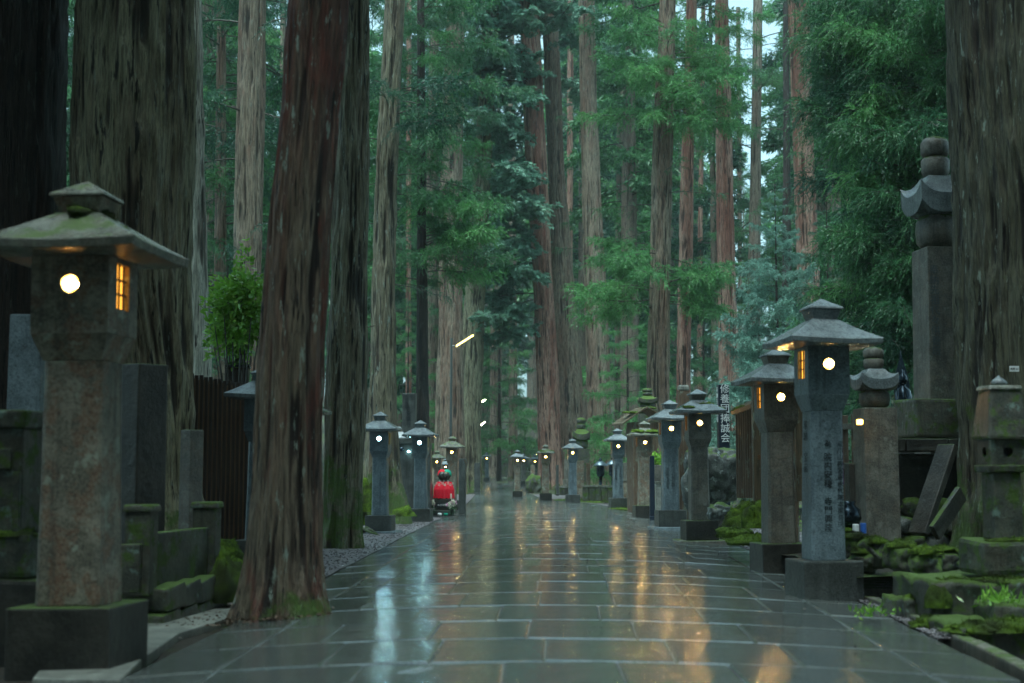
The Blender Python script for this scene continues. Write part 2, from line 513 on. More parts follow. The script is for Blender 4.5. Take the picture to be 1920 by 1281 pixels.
M['purple_cloth'] = flat_mat('purple_cloth', (0.10, 0.015, 0.14), 0.7)
M['cream'] = flat_mat('cream_cloth', (0.62, 0.55, 0.46), 0.7)
M['blue_can'] = flat_mat('blue_can', (0.03, 0.12, 0.45), 0.3)
M['lamp_steel'] = flat_mat('lamp_steel', (0.10, 0.12, 0.12), 0.4, 0.6)
M['petal_white'] = flat_mat('petal_white', (0.75, 0.74, 0.6), 0.6)
M['petal_pink'] = flat_mat('petal_pink', (0.55, 0.28, 0.42), 0.6)
M['leaf_small'] = flat_mat('bouquet_leaf', (0.05, 0.14, 0.05), 0.5)
M['glow_amber'] = glow_mat('lamp_pane_amber', (1.0, 0.50, 0.06), 7.0)
M['glow_pane'] = glow_mat('lamp_side_pane', (1.0, 0.42, 0.05), 1.1)
M['glow_bulb'] = glow_mat('lamp_bulb_warm', (1.0, 0.55, 0.16), 520.0)
M['glow_cool'] = glow_mat('lamp_pane_cool', (0.42, 0.92, 1.0), 20.0)
M['glow_bulb_cool'] = glow_mat('lamp_bulb_cool', (0.50, 0.94, 1.0), 420.0)
M['glow_yellow'] = glow_mat('lamp_side_yellow', (0.95, 0.75, 0.15), 1.0)
M['glow_tube'] = glow_mat('tube_warm', (1.0, 0.80, 0.16), 5.0)
M['glow_tube_white'] = glow_mat('tube_white', (0.95, 1.0, 0.60), 22.0)

# ================================================================= GROUND
def edge_fn(pts):
    g = sorted([(G(*p).y, G(*p).x) for p in pts])
    ys = [a for a, b in g]; xs = [b for a, b in g]
    def f(y):
        if y < ys[0]:
            return xs[0] + (y - ys[0]) * (xs[1] - xs[0]) / max(1e-6, ys[1] - ys[0]) * 0.3
        return float(np.interp(y, ys, xs))
    return f
XL = edge_fn([(250, 1262), (480, 1148), (605, 1086), (690, 1042), (770, 1000), (835, 967), (872, 949), (893, 926), (906, 909), (912, 898)])
XR = edge_fn([(1905, 1275), (1640, 1143), (1450, 1052), (1345, 1005), (1250, 972), (1180, 957), (1120, 946), (1060, 939), (1011, 933), (985, 922), (984, 908), (966, 898)])

def spaced(a, b, d0, grow):
    out = [a]; d = d0
    while out[-1] < b:
        out.append(out[-1] + d); d *= grow
    return out
half = spaced(9.0, 150.0, 0.3, 1.10)
xs = [-x for x in reversed(half)] + list(np.arange(-8.8, 8.9, 0.2)) + half
ys = list(np.arange(-4, 2, 0.5)) + spaced(2.0, 320.0, 0.2, 1.018)
tv = []
for y in ys:
    l, r = XL(max(y, 4)), XR(max(y, 4))
    for x in xs:
        z = gz(x, y)
        if l - 2.2 < x < r + 2.4 and y < 60:
            z -= 0.035 if (x < l - .05 or x > r + .05) else 0.075
            if y < 12 and x > r + 0.35: z -= 0.16
        else:
            z += 0.10 * mnoise.noise(Vector((x * 0.7, y * 0.7, 0))) + 0.05 * mnoise.noise(Vector((x * 2.3, y * 2.3, 3)))
            if l - 2.6 < x < r + 2.8: z -= 0.03
        tv.append((x, y, z))
me = np_mesh('forest_ground', np.array(tv), grid_faces(len(xs), len(ys)), M['soil'], smooth=True)
tag(link('ground', me), kind='structure')

# gravel strips on both sides of the path, with loose pebbles
def strip(fa, fb, y0, y1, n, dy=0.35, dz=0.0):
    vs = []
    yy = np.arange(y0, y1, dy)
    for y in yy:
        a, b = fa(y), fb(y)
        for k in range(n + 1):
            x = a + (b - a) * k / n
            vs.append((x, y, gz(x, y) + dz + 0.012 * mnoise.noise(Vector((x * 4, y * 4, 1)))))
    return np.array(vs), grid_faces(n + 1, len(yy))

def pebbles(fa, fb, y0, y1, n, seed, smin=.008, smax=.02):
    r = np.random.default_rng(seed)
    octv = np.array([(1, 0, 0), (0, 1, 0), (-1, 0, 0), (0, -1, 0), (0, 0, 1), (0, 0, -1)], float)
    octf = np.array([(0, 1, 4), (1, 2, 4), (2, 3, 4), (3, 0, 4), (1, 0, 5), (2, 1, 5), (3, 2, 5), (0, 3, 5)])
    V, Fc = [], []
    for i in range(n):
        y = y0 + (y1 - y0) * r.random() ** 1.5
        a, b = fa(y), fb(y)
        x = a + (b - a) * r.random()
        s = r.uniform(smin, smax)
        v = octv * (s * r.uniform(.6, 1.2, 3)) + r.normal(0, s * .15, (6, 3))
        an = r.uniform(0, 6.28); c, sn = math.cos(an), math.sin(an)
        v = np.stack([v[:, 0] * c - v[:, 1] * sn, v[:, 0] * sn + v[:, 1] * c, v[:, 2] * .7], 1)
        V.append(v + (x, y, gz(x, y) + s * .35)); Fc.append(octf + 6 * i)
    return np.concatenate(V), np.concatenate(Fc)

for nm, fa, fb, y0, y1, sd in (('gravel_left', lambda y: XL(y) - 2.1, lambda y: XL(y) - 0.01, 10.2, 52, 1),
                               ('gravel_right', lambda y: XR(y) + 0.01, lambda y: XR(y) + (1.5 if y > 12.3 else .35), 8.2, 48, 2)):
    v, f = strip(fa, fb, y0, y1, 8)
    tag(link('gravel', np_mesh('gravel_bed', v, f, M['gravel'], True)), kind='stuff')
    v, f = pebbles(fa, fb, y0, min(y1, 30), 5200, sd)
    pm = np_mesh('pebbles', v, f, M['gravel'])
    tag(link('loose_gravel', pm), kind='stuff')

# ----------------------------------------------------------------- the paved path, stone by stone
bed_v, bed_f = strip(lambda y: XL(y), lambda y: XR(y), 2.0, 112, 12, 0.4, -0.009)
path = link('stone_path', np_mesh('path_bed', bed_v, bed_f, M['mortar'], True))
tag(path, kind='structure')

def stone_poly(mb, quad, lift, ch, depth=0.05, mi=0):
    """one paving stone from its four ground corners (near-left, near-right, far-right, far-left)"""
    q = [Vector(p) for p in quad]
    c = sum(q, Vector()) / 4
    zt = [gz(p.x, p.y) + lift[i] for i, p in enumerate(q)]
    cz = [0.005, 0.005, 0.003, 0.003]
    def inset(p, d):
        v = (c - p); v.z = 0
        return Vector((p.x + d * (1 if v.x > 0 else -1), p.y + d * (1 if v.y > 0 else -1), 0))
    low = [(p.x, p.y, zt[i] - depth) for i, p in enumerate(q)]
    mid = [(p.x, p.y, zt[i] - 0.0045 - cz[i] * .6) for i, p in enumerate(q)]
    chs = [ch[0], ch[0], ch[1], ch[1]]
    top = []
    for i, p in enumerate(q):
        v = c - p
        top.append((p.x + 0.010 * (1 if v.x > 0 else -1), p.y + chs[i] * (1 if v.y > 0 else -1), zt[i]))
    ctr = (c.x, c.y, sum(t[2] for t in top) / 4 - 0.0025)
    vs = low + mid + top + [ctr]
    fs = [(0, 1, 5, 4), (1, 2, 6, 5), (2, 3, 7, 6), (3, 0, 4, 7), (4, 5, 9, 8), (5, 6, 10, 9), (6, 7, 11, 10), (7, 4, 8, 11),
          (8, 9, 12), (9, 10, 12), (10, 11, 12), (11, 8, 12)]
    mb.add(vs, fs, mi)

r_ = random.Random(3)
n_st = 0
far_mb = MB()
y = 3.6
rowi = 0
dirx = 0.0255
while y < 104:
    dy = r_.uniform(0.90, 1.06) if y < 60 else 1.1
    # border stones follow the edges; the field lies between
    for side in (0, 1):
        e = (lambda yy: XL(yy)) if side == 0 else (lambda yy: XR(yy))
        w = 0.42 if side == 0 else -0.42
        a0, a1 = e(y), e(y + dy)
        gap = 0.012
        if side == 0:
            q = [(a0, y + gap, 0), (a0 + w - gap, y + gap, 0), (a1 + w - gap, y + dy - gap, 0), (a1, y + dy - gap, 0)]
        else:
            q = [(a0 + w + gap, y + gap, 0), (a0, y + gap, 0), (a1, y + dy - gap, 0), (a1 + w + gap, y + dy - gap, 0)]
        mb = MB() if n_st < 300 else far_mb
        l = r_.uniform(-.004, .004)
        stone_poly(mb, q, [l + r_.uniform(-.003, .003) for _ in range(4)], (0.02, 0.015))
        if mb is not far_mb:
            link('paving_stone', mb.mesh('paving_stone', M['paving']), path); n_st += 1
    L0, R0 = XL(y) + 0.42, XR(y) - 0.42
    L1, R1 = XL(y + dy) + 0.42, XR(y + dy) - 0.42
    f0 = 0.0
    edges = [0.0]
    width = max(0.5, R0 - L0)
    x = -r_.uniform(0.15, 0.45)
    while True:
        x += r_.uniform(0.46, 0.68) * (1 if y < 60 else 1.4)
        if x > width - 0.25: break
        if x > 0.22: edges.append(x / width)
    edges.append(1.0)
    for a, b in zip(edges[:-1], edges[1:]):
        gx = 0.0035
        def ex(t, top):
            Lx, Rx = (L1, R1) if top else (L0, R0)
            return Lx + (Rx - Lx) * t
        gap0, gap1 = r_.uniform(.012, .022), r_.uniform(.010, .018)
        q = [(ex(a, 0) + gx, y + gap0, 0), (ex(b, 0) - gx, y + gap0 + r_.uniform(-.006, .006), 0), (ex(b, 1) - gx, y + dy - gap1, 0), (ex(a, 1) + gx, y + dy - gap1 + r_.uniform(-.006, .006), 0)]
        mb = MB() if n_st < 300 else far_mb
        l = r_.uniform(-.002, .003)
        tx, ty = r_.uniform(-.0022, .0022), r_.uniform(-.0022, .0022)
        stone_poly(mb, q, [l - tx - ty, l + tx - ty, l + tx + ty, l - tx + ty], (r_.uniform(.02, .036), 0.015))
        if mb is not far_mb:
            link('paving_stone', mb.mesh('paving_stone', M['paving']), path); n_st += 1
    y += dy
    rowi += 1
tag(far_mb.build('distant_paving_stones', M['paving'], path), kind='stuff')

# pale slab beside the path, left front
def prism_from_px(name, pts, h, mat, sink=0.05, bevel=0.01, dz=0.0, parent=None, **kw):
    g = [G(*p) for p in pts]
    n = len(g)
    vs = [(p.x, p.y, p.z - sink) for p in g] + [(p.x, p.y, p.z + h + dz) for p in g]
    fs = [tuple(range(n))[::-1], tuple(range(n, 2 * n))] + [(i, (i + 1) % n, n + (i + 1) % n, n + i) for i in range(n)]
    mb = MB().add(vs, fs)
    return mb.build(name, mat, parent, bevel=bevel, **kw)
slab = prism_from_px('pavement', [(60, 1281), (225, 1281), (268, 1240), (335, 1192), (478, 1148), (474, 1138), (300, 1138), (120, 1200)], 0.015, M['grey_stone'])
tag(slab, kind='structure')
slab.data.materials[0] = stone_mat('pale_slab', (0.24, 0.25, 0.22), (0.17, 0.18, 0.16), (0.28, 0.29, 0.25), 0.0, 0.3, 0.3, lichen=0.2)
M['pale_slab'] = slab.data.materials[0]

# kerb and gutter, right front
kt = empty('kerb', (0, 0, 0)); tag(kt, kind='structure')
kp = [(1618, 1126), (1660, 1142), (1706, 1163), (1755, 1186), (1808, 1212), (1862, 1240), (1925, 1272), (1990, 1306)]
for a, b in zip(kp[:-1], kp[1:]):
    A, B = G(*a), G(*b)
    d = (B - A).normalized(); nrm = Vector((-d.y, d.x, 0))
    if nrm.x < 0: nrm = -nrm
    w = 0.09
    A2, B2 = A + d * .006, B - d * .006
    zt = 0.035 + random.uniform(-.006, .006)
    q = [A2, B2, B2 + nrm * w, A2 + nrm * w]
    vs = [(p.x, p.y, -0.25) for p in q] + [(p.x, p.y, gz(p.x, p.y) + zt) for p in q]
    mb = MB().add(vs, [(3, 2, 1, 0), (4, 5, 6, 7), (0, 1, 5, 4), (1, 2, 6, 5), (2, 3, 7, 6), (3, 0, 4, 7)])
    mb.build('kerb_stone', M['grey_stone'], kt, bevel=.012, jitter=.006)

# ================================================================= TREES
TREES = {}
def trunk_mesh(name, zs, cx, cy, rr, mat, seed, nth=96, amp=0.02, flare=0.35, cell=0.085, roots=5, root_h=0.5):
    nz = len(zs)
    th = np.arange(nth) / nth
    TH, ZI = np.meshgrid(th, np.arange(nz))
    Z = np.array(zs)[ZI]; RR = np.array(rr)[ZI]; RR = np.maximum(RR - amp * .7, RR * .7)
    circ = 2 * math.pi * np.mean(rr)
    c1 = max(8, int(circ / cell)); c2 = c1 * 2 + 1
    wob = (wrap_noise(TH, Z, 5, 1.6, seed + 9) - .5) * 0.04
    n1 = wrap_noise(TH + wob, Z, c1, 1.1, seed)
    n2 = wrap_noise(TH + wob * .7, Z, c2, 0.42, seed + 1)
    n3 = wrap_noise(TH, Z, 4, 1.9, seed + 2)
    ridge = 1 - np.abs(2 * n1 - 1)
    ridge2 = 1 - np.abs(2 * n2 - 1)
    rg = np.random.default_rng(seed)
    ph = rg.uniform(0, 6.28)
    lob = 0.5 + 0.5 * np.sin(TH * 2 * math.pi * roots + ph + 1.3 * np.sin(TH * 6.28 * 2 + ph))
    lowz = np.exp(-np.maximum(Z, 0) / root_h)
    r = RR * (1 + 0.10 * (n3 - .5)) + RR * flare * lowz * (0.45 + 0.9 * lob) + amp * (1.7 * ridge - 1.1) + amp * .9 * (ridge2 - .5)
    A = TH * 2 * math.pi
    X = np.array(cx)[ZI] + r * np.cos(A)
    Y = np.array(cy)[ZI] + r * np.sin(A)
    V = np.stack([X, Y, Z], -1).reshape(-1, 3)
    me = np_mesh(name, V, grid_faces(nth, nz, True), mat, smooth=True)
    at = me.attributes.new('ridge', 'FLOAT', 'POINT')
    at.data.foreach_set('value', np.ascontiguousarray((0.62 * ridge + 0.38 * ridge2).ravel(), dtype=np.float32))
    return me

def tree(key, label, D, prof, H, mat, seed, nth=96, amp=0.02, flare=0.35, dz=0.06, roots=5, root_h=0.5, group=None, cell=0.085, name='cedar_tree'):
    """prof: (py, left px, right px) from the top of the picture down"""
    pts = []
    for py, a, b in prof:
        p = P((a + b) / 2, py, D)
        pts.append((p.z, p.x, (b - a) / 2 * D / F * 1.0))
    pts.sort()
    z0, x0, r0 = pts[0]
    gzv = gz(x0, D)
    root = empty(name, (x0, D, gzv), 0, label, 'tree', group)
    hz = [max(p[0] - gzv, 0.0) for p in pts]; hx = [p[1] - x0 for p in pts]; hr = [p[2] for p in pts]
    # continue the lean and taper above the picture
    if len(pts) > 1:
        sl = (hx[-1] - hx[0]) / max(0.5, hz[-1] - hz[0])
    else: sl = 0
    top = hz[-1]
    zs = list(np.arange(-0.4, min(top + .5, 9), dz))
    step = dz * 1.6
    while zs[-1] < H:
        zs.append(zs[-1] + step); step *= 1.06
    zs[-1] = H
    cx, rr = [], []
    for z in zs:
        if z <= hz[0]: cx.append(hx[0]); rr.append(hr[0])
        elif z >= top:
            k = (z - top) / max(1, H - top)
            cx.append(hx[-1] + sl * (z - top) * 0.5); rr.append(max(0.05, hr[-1] * (1 - 0.85 * k)))
        else:
            cx.append(float(np.interp(z, hz, hx))); rr.append(float(np.interp(z, hz, hr)))
    me = trunk_mesh('trunk', zs, cx, [0] * len(zs), rr, M[mat], seed, nth, amp, flare, cell, roots, root_h)
    link('trunk', me, root)
    TREES[key] = dict(root=root, zs=zs, cx=cx, rr=rr, x=x0, D=D, z=gzv, H=H)
    return root

def axis(t, z):
    """trunk centre and radius (local) at local height z"""
    return float(np.interp(z, t['zs'], t['cx'])), float(np.interp(z, t['zs'], t['rr']))

def perp(d):
    ref = np.where(np.abs(d[:, 2:3]) < .9, np.array([[0, 0, 1.]]), np.array([[1., 0, 0]]))
    u = np.cross(d, ref); u /= np.linalg.norm(u, axis=1, keepdims=True) + 1e-9
    return u, np.cross(d, u)

def blades(p, d, ln, wd, rg, roll=None):
    """narrow leaf triangles from points p along directions d"""
    d = d / (np.linalg.norm(d, axis=1, keepdims=True) + 1e-9)
    u, w = perp(d)
    a = rg.uniform(0, 6.28, len(p))[:, None] if roll is None else roll
    s = u * np.cos(a) + w * np.sin(a)
    ln = np.broadcast_to(ln, (len(p),))[:, None]; wd = np.broadcast_to(wd, (len(p),))[:, None]
    m = p + d * ln * 0.45
    A = p; B = m + s * wd * .5; C = p + d * ln; Dv = m - s * wd * .5
    V = np.stack([A, B, C, Dv], 1).reshape(-1, 3)
    Fc = (np.arange(len(p))[:, None] * 4 + np.array([[0, 1, 2, 3]]))
    return V, Fc

def join_np(parts):
    V, Fc, Mi = [], [], []
    o = 0
    for v, f, mi in parts:
        V.append(v); Fc.append(f + o); Mi.append(np.full(len(f), mi)); o += len(v)
    return np.concatenate(V), np.concatenate(Fc), np.concatenate(Mi)

def rod(pts, r0, r1, seg=4):
    pts = np.array(pts); n = len(pts)
    d = np.gradient(pts, axis=0); d /= np.linalg.norm(d, axis=1, keepdims=True) + 1e-9
    u, w = perp(d)
    a = np.arange(seg) / seg * 2 * math.pi
    r = np.linspace(r0, r1, n)[:, None, None]
    V = pts[:, None, :] + r * (u[:, None, :] * np.cos(a)[None, :, None] + w[:, None, :] * np.sin(a)[None, :, None])
    return V.reshape(-1, 3), grid_faces(seg, n, True)

def bough(kind, seed, L=3.0, nside=20, dens=1.0):
    """one bough growing along +X from the trunk: wood and foliage"""
    rg = np.random.default_rng(seed)
    parts = []
    t = np.linspace(0, 1, 9)
    bend = rg.uniform(-.12, .12)
    up = rg.uniform(0.0, 0.16)
    ax = np.stack([L * t, L * bend * t * t, L * (up * t - (0.38 if kind != 'fir' else .25) * t ** 2 + 0.20 * t ** 4)], 1)
    parts.append((*rod(ax, 0.028, 0.006, 5), 1))
    ropes_p, ropes_d, ropes_l = [], [], []
    sides = []
    for i in range(nside):
        s = 0.22 + 0.78 * (i + rg.uniform(0, .8)) / nside
        sgn = 1 if i % 2 else -1
        p0 = np.array([np.interp(s, t, ax[:, k]) for k in range(3)])
        ang = rg.uniform(35, 72) * math.pi / 180 * sgn
        l = L * 0.36 * (1.12 - s) ** .55 * rg.uniform(.55, 1.15)
        dr = np.array([math.cos(ang), math.sin(ang), rg.uniform(-.45, .5)])
        q = np.linspace(0, 1, 5)[:, None]
        pts = p0 + dr * l * q + np.array([0, 0, -1]) * (q ** 2) * l * rg.uniform(.15, .5)
        parts.append((*rod(pts, 0.010, 0.003, 3), 1))
        sides.append((pts, l))
    sides.append((ax[4:], L * .5)); sides.append((ax[6:], L * .3))
    P0, D0, LN = [], [], []
    for pts, l in sides:
        n = max(3, int(l / 0.075 * dens))
        for k in range(n):
            u = 0.12 + 0.88 * (k + rg.uniform(0, 1)) / n
            j = u * (len(pts) - 1); j0 = min(int(j), len(pts) - 2); fr = j - j0
            p = pts[j0] * (1 - fr) + pts[j0 + 1] * fr
            d = pts[j0 + 1] - pts[j0]; d = d / np.linalg.norm(d)
            P0.append(p); LN.append(rg.uniform(.6, 1.25))
            side = rg.normal(0, .75, 3); side[2] *= .95
            D0.append(d * .9 + side)
    P0, D0, LN = np.array(P0), np.array(D0), np.array(LN)
    D0 /= np.linalg.norm(D0, axis=1, keepdims=True)
    if kind in ('cedar', 'fir', 'plume'):
        # each twig is a short curved rope of needles
        nb = {'cedar': 17, 'fir': 17, 'plume': 26}[kind]; rl = {'cedar': .32, 'fir': .34, 'plume': .38}[kind]
        fr = np.linspace(0, 1, nb)
        base = P0[:, None, :] + D0[:, None, :] * (LN[:, None, None] * rl * fr[None, :, None]) + np.array([0, 0, -1.0]) * (fr ** 2)[None, :, None] * rl * .45 * LN[:, None, None]
        dd = D0[:, None, :] + np.array([0, 0, -.9]) * fr[None, :, None] * .8 + rg.normal(0, .42 if kind != 'plume' else .36, base.shape)
        v, f = blades(base.reshape(-1, 3), dd.reshape(-1, 3), rg.uniform(.07, .15, base.shape[0] * nb) * (.62 if kind == 'plume' else 1), {'cedar': .021, 'fir': .034, 'plume': .012}[kind], rg)
        parts.append((v, f, 0))
    else:
        # flat fans of scale leaves with hanging tips
        nb = 15
        a = np.linspace(-1.0, 1.0, nb)
        u, w = perp(D0)
        u[:, 2] *= .35
        fwd = D0[:, None, :] * np.cos(a)[None, :, None] + u[:, None, :] * np.sin(a)[None, :, None]
        off = fwd * (LN[:, None, None] * 0.055)
        base = P0[:, None, :] + off
        dd = fwd + np.array([0, 0, -.38]) + rg.normal(0, .16, base.shape)
        nrm = np.repeat(np.zeros(len(P0)), nb)[:, None] + rg.normal(0, .35, len(P0) * nb)[:, None]
        v, f = blades(base.reshape(-1, 3), dd.reshape(-1, 3), rg.uniform(.09, .20, base.shape[0] * nb), 0.048, rg, nrm)
        parts.append((v, f, 0))
    V, Fc, Mi = join_np(parts)
    return np_mesh('bough', V, Fc, [M['cedar'], M['twig']], False, Mi)

BOUGH = {'cedar': [bough('cedar', 10 + i) for i in range(6)],
         'hinoki': [bough('hinoki', 30 + i, nside=22, dens=1.2) for i in range(5)],
         'fir': [bough('fir', 50 + i, nside=26) for i in range(3)],
         'plume': [bough('plume', 90 + i, nside=24, dens=1.7) for i in range(5)],
         'thin': [bough('cedar', 70 + i, nside=7, dens=.45) for i in range(3)]}

def put_bough(t, z, az, ln, kind='cedar', mat='cedar', pitch=0.0, rg=random):
    cx, r = axis(t, z)
    me = rg.choice(BOUGH[kind])
    o = bpy.data.objects.new('bough', me)
    COL.objects.link(o)
    o.parent = t['root']
    o.location = (cx + math.cos(az) * r * .6, math.sin(az) * r * .6, z)
    s = ln / 3.0
    o.scale = (s, s * rg.choice((-1, 1)), s)
    o.rotation_euler = (rg.uniform(-.25, .25), -pitch, az)
    o.material_slots[0].link = 'OBJECT'
    o.material_slots[0].material = M[mat]
    return o

def crown(key, py_low, py_high, n, l0, l1, kind='cedar', mat='cedar', az=(0, 360), seed=0, pitch=(-.15, .25), mats=None):
    t = TREES[key]
    rg = random.Random(seed + 101)
    za = P(960, py_low, t['D']).z - t['z']; zb = P(960, py_high, t['D']).z - t['z']
    for i in range(n):
        z = za + (zb - za) * (i + rg.random()) / n
        z = min(z, t['H'] - .5)
        k = (z - za) / max(.1, zb - za)
        put_bough(t, z, R(rg.uniform(*az)), (l0 + (l1 - l0) * k) * rg.uniform(.65, 1.2), kind, rg.choice(mats) if mats else mat, rg.uniform(*pitch), rg)

# ---- the great trunks near the path
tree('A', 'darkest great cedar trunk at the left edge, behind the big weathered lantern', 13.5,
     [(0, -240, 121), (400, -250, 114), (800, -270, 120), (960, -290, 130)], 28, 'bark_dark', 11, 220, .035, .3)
tree('B', 'broad greenish cedar trunk with deep furrows behind the big weathered lantern', 13.2,
     [(0, 146, 374), (300, 134, 366), (500, 128, 358), (700, 190, 362), (900, 180, 372), (1010, 172, 385)], 30, 'bark_green', 12, 300, .045, .33, 0.035, roots=6, root_h=.45, cell=.075)
tree('C', 'pale grey cedar trunk rising just behind the dark board fence', 21,
     [(0, 356, 378), (300, 350, 386), (700, 346, 397), (900, 340, 402)], 30, 'bark_grey', 13, 160, .02, .3)
tree('D', 'brownish cedar trunk between the pale trunk and the leaning one', 31,
     [(0, 447, 499), (200, 443, 497), (500, 438, 490), (900, 436, 492)], 30, 'bark_brown', 14, 140, .025, .3)
tree('E', 'red-streaked cedar trunk leaning right at the very edge of the paving', 9.3,
     [(0, 540, 662), (200, 528, 640), (400, 506, 622), (640, 488, 606), (850, 476, 604), (1040, 462, 603), (1120, 456, 603)], 22, 'bark_lean', 15, 260, .018, .34, 0.03, roots=5, root_h=.18, cell=.05)
tree('F', 'dark upright cedar trunk directly behind the leaning one', 18.2,
     [(0, 640, 692), (300, 628, 694), (600, 614, 692), (800, 608, 688), (1000, 604, 676)], 30, 'bark_footed', 16, 180, .03, .28, roots=6, root_h=.3, cell=.07)
tree('GT', 'moss-footed cedar trunk behind the two blue-grey lanterns on the left', 27,
     [(0, 722, 760), (300, 704, 746), (500, 698, 742), (700, 694, 744), (860, 688, 748), (940, 684, 750)], 32, 'bark_footed', 17, 150, .025, .75, roots=5, root_h=.75)
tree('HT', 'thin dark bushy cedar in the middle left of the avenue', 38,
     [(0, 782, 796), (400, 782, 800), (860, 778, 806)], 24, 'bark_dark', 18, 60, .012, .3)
tree('I', 'straight cedar trunk left of the tall leaning street lamp', 52,
     [(0, 838, 872), (300, 826, 868), (600, 820, 868), (890, 812, 872)], 34, 'bark_brown', 19, 120, .03, .3)
tree('J', 'cedar trunk leaning right beside the lit tube lamps', 57,
     [(0, 905, 938), (200, 896, 928), (400, 882, 918), (600, 866, 908), (800, 856, 902), (900, 855, 903)], 34, 'bark_green', 20, 150, .035, .25)
tree('J2', 'slim cedar trunk squeezed behind the thin dark bushy cedar', 60,
     [(0, 806, 822), (300, 800, 822), (890, 790, 828)], 34, 'bark_far', 21, 80, .02, .3)
tree('K1', 'dark reddish cedar trunk, left one of the pair at the bend', 58,
     [(0, 972, 1010), (300, 984, 1026), (500, 998, 1034), (700, 1005, 1048), (890, 1010, 1054)], 34, 'bark_red', 22, 140, .03, .3)
tree('K2', 'broad furrowed cedar trunk, right one of the pair at the bend', 61,
     [(0, 1014, 1046), (300, 1026, 1058), (500, 1034, 1074), (700, 1038, 1092), (890, 1036, 1106)], 34, 'bark_brown', 23, 160, .035, .4)
tree('L', 'tall pale-brown cedar trunk right of the pair at the bend', 56,
     [(0, 1083, 1116), (200, 1087, 1120), (400, 1092, 1130), (600, 1097, 1140), (880, 1102, 1150)], 34, 'bark_brown', 24, 150, .03, .25)
tree('MT', 'furrowed cedar trunk with bright green boughs above the right lanterns', 40,
     [(0, 1236, 1268), (300, 1222, 1262), (500, 1218, 1258), (700, 1212, 1256), (880, 1210, 1258)], 32, 'bark_brown', 25, 150, .03, .25)
tree('N', 'narrow dark red cedar trunk beside the one with bright boughs', 44,
     [(0, 1287, 1307), (300, 1277, 1302), (500, 1272, 1299), (700, 1268, 1294), (880, 1266, 1296)], 32, 'bark_red', 26, 90, .02, .25)
tree('O', 'reddish grey cedar trunk behind the black memorial post', 46,
     [(0, 1340, 1366), (300, 1342, 1374), (500, 1344, 1379), (700, 1348, 1386), (880, 1350, 1392)], 32, 'bark_red', 27, 110, .02, .25)
tree('PT', 'hazy slender cedar trunk left of the small fir', 62,
     [(0, 1412, 1430), (300, 1407, 1427), (600, 1400, 1426), (880, 1396, 1428)], 32, 'bark_far', 28, 80, .02, .25)
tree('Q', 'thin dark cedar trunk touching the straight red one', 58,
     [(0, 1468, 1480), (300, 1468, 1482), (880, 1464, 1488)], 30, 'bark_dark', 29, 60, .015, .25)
tree('RT', 'straight smooth red-brown cedar trunk above the small fir', 42,
     [(0, 1477, 1517), (200, 1484, 1524), (400, 1490, 1532), (600, 1496, 1542), (880, 1500, 1550)], 32, 'bark_red', 30, 120, .018, .25)
tree('S', 'huge dark lichened cedar trunk filling the right edge', 13.6,
     [(0, 1772, 2160), (300, 1786, 2170), (600, 1800, 2180), (800, 1810, 2192), (960, 1804, 2210)], 30, 'bark_moss', 31, 320, .04, .2, .035, root_h=.35, cell=.075)
tree('T', 'dense drooping cedar behind the tall memorial pillar', 25,
     [(0, 1800, 1826), (500, 1800, 1830), (880, 1796, 1834)], 19, 'bark_dark', 32, 60, .015, .3)
tree('U', 'slender cedar behind the shrub on the left', 36,
     [(0, 406, 424), (400, 402, 424), (880, 398, 428)], 26, 'bark_brown', 33, 60, .015, .3)

crown('HT', 540, -60, 60, 2.1, 1.8, seed=1, mats=['cedar', 'cedar', 'cedar_bright'])
crown('HT', 520, 330, 8, 2.3, 2.2, az=(-60, 60), seed=91, mats=['cedar', 'cedar_bright'])
crown('K1', 640, -60, 60, 2.9, 4.2, 'hinoki', 'hinoki', az=(95, 262), seed=2)
crown('J', 200, -80, 22, 2.6, 3.2, 'hinoki', 'hinoki', seed=3)
crown('K2', 160, -120, 16, 3.0, 3.4, 'hinoki', 'hinoki', seed=4)
crown('L', 120, -100, 10, 2.4, 3.0, 'hinoki', 'hinoki', seed=5)
crown('MT', 580, 450, 30, 2.2, 2.0, 'cedar', 'cedar_bright', seed=6)
crown('MT', 250, 40, 40, 1.9, 1.9, 'cedar', 'cedar_bright', seed=7)
crown('MT', 440, 300, 4, 1.6, 1.6, 'thin', 'cedar', seed=8)
crown('MT', 20, -200, 12, 2.5, 2.5, 'cedar', 'cedar', seed=9)
crown('O', 160, -160, 14, 2.2, 2.5, 'cedar', 'cedar_bright', seed=10)
crown('N', 260, -100, 12, 1.6, 1.6, 'cedar', 'cedar_bright', seed=11)
crown('PT', 640, 60, 40, 2.0, 2.8, 'cedar', 'cedar', seed=12)
crown('Q', 420, 0, 14, 1.8, 1.8, 'thin', 'cedar', seed=13)
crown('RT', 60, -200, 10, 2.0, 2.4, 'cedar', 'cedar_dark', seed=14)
crown('T', 700, -60, 130, 2.35, 2.5, 'plume', 'cedar', az=(95, 265), seed=15, mats=['cedar', 'cedar_dark', 'cedar_bright', 'cedar'])
crown('U', 820, -60, 80, 2.4, 2.6, 'cedar', 'cedar', seed=16, mats=['cedar', 'cedar_dark', 'cedar_bright'])
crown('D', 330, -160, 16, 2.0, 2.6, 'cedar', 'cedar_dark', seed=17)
crown('GT', 280, 150, 7, 1.4, 1.6, 'cedar', 'cedar_dark', seed=18, az=(150, 390))
crown('I', 300, -80, 16, 2.4, 3.0, 'cedar', 'cedar', seed=19)
crown('J2', 640, -60, 40, 2.4, 2.8, 'cedar', 'cedar', seed=20)
crown('S', -900, -2600, 40, 4.0, 4.0, 'cedar', 'cedar', seed=23)
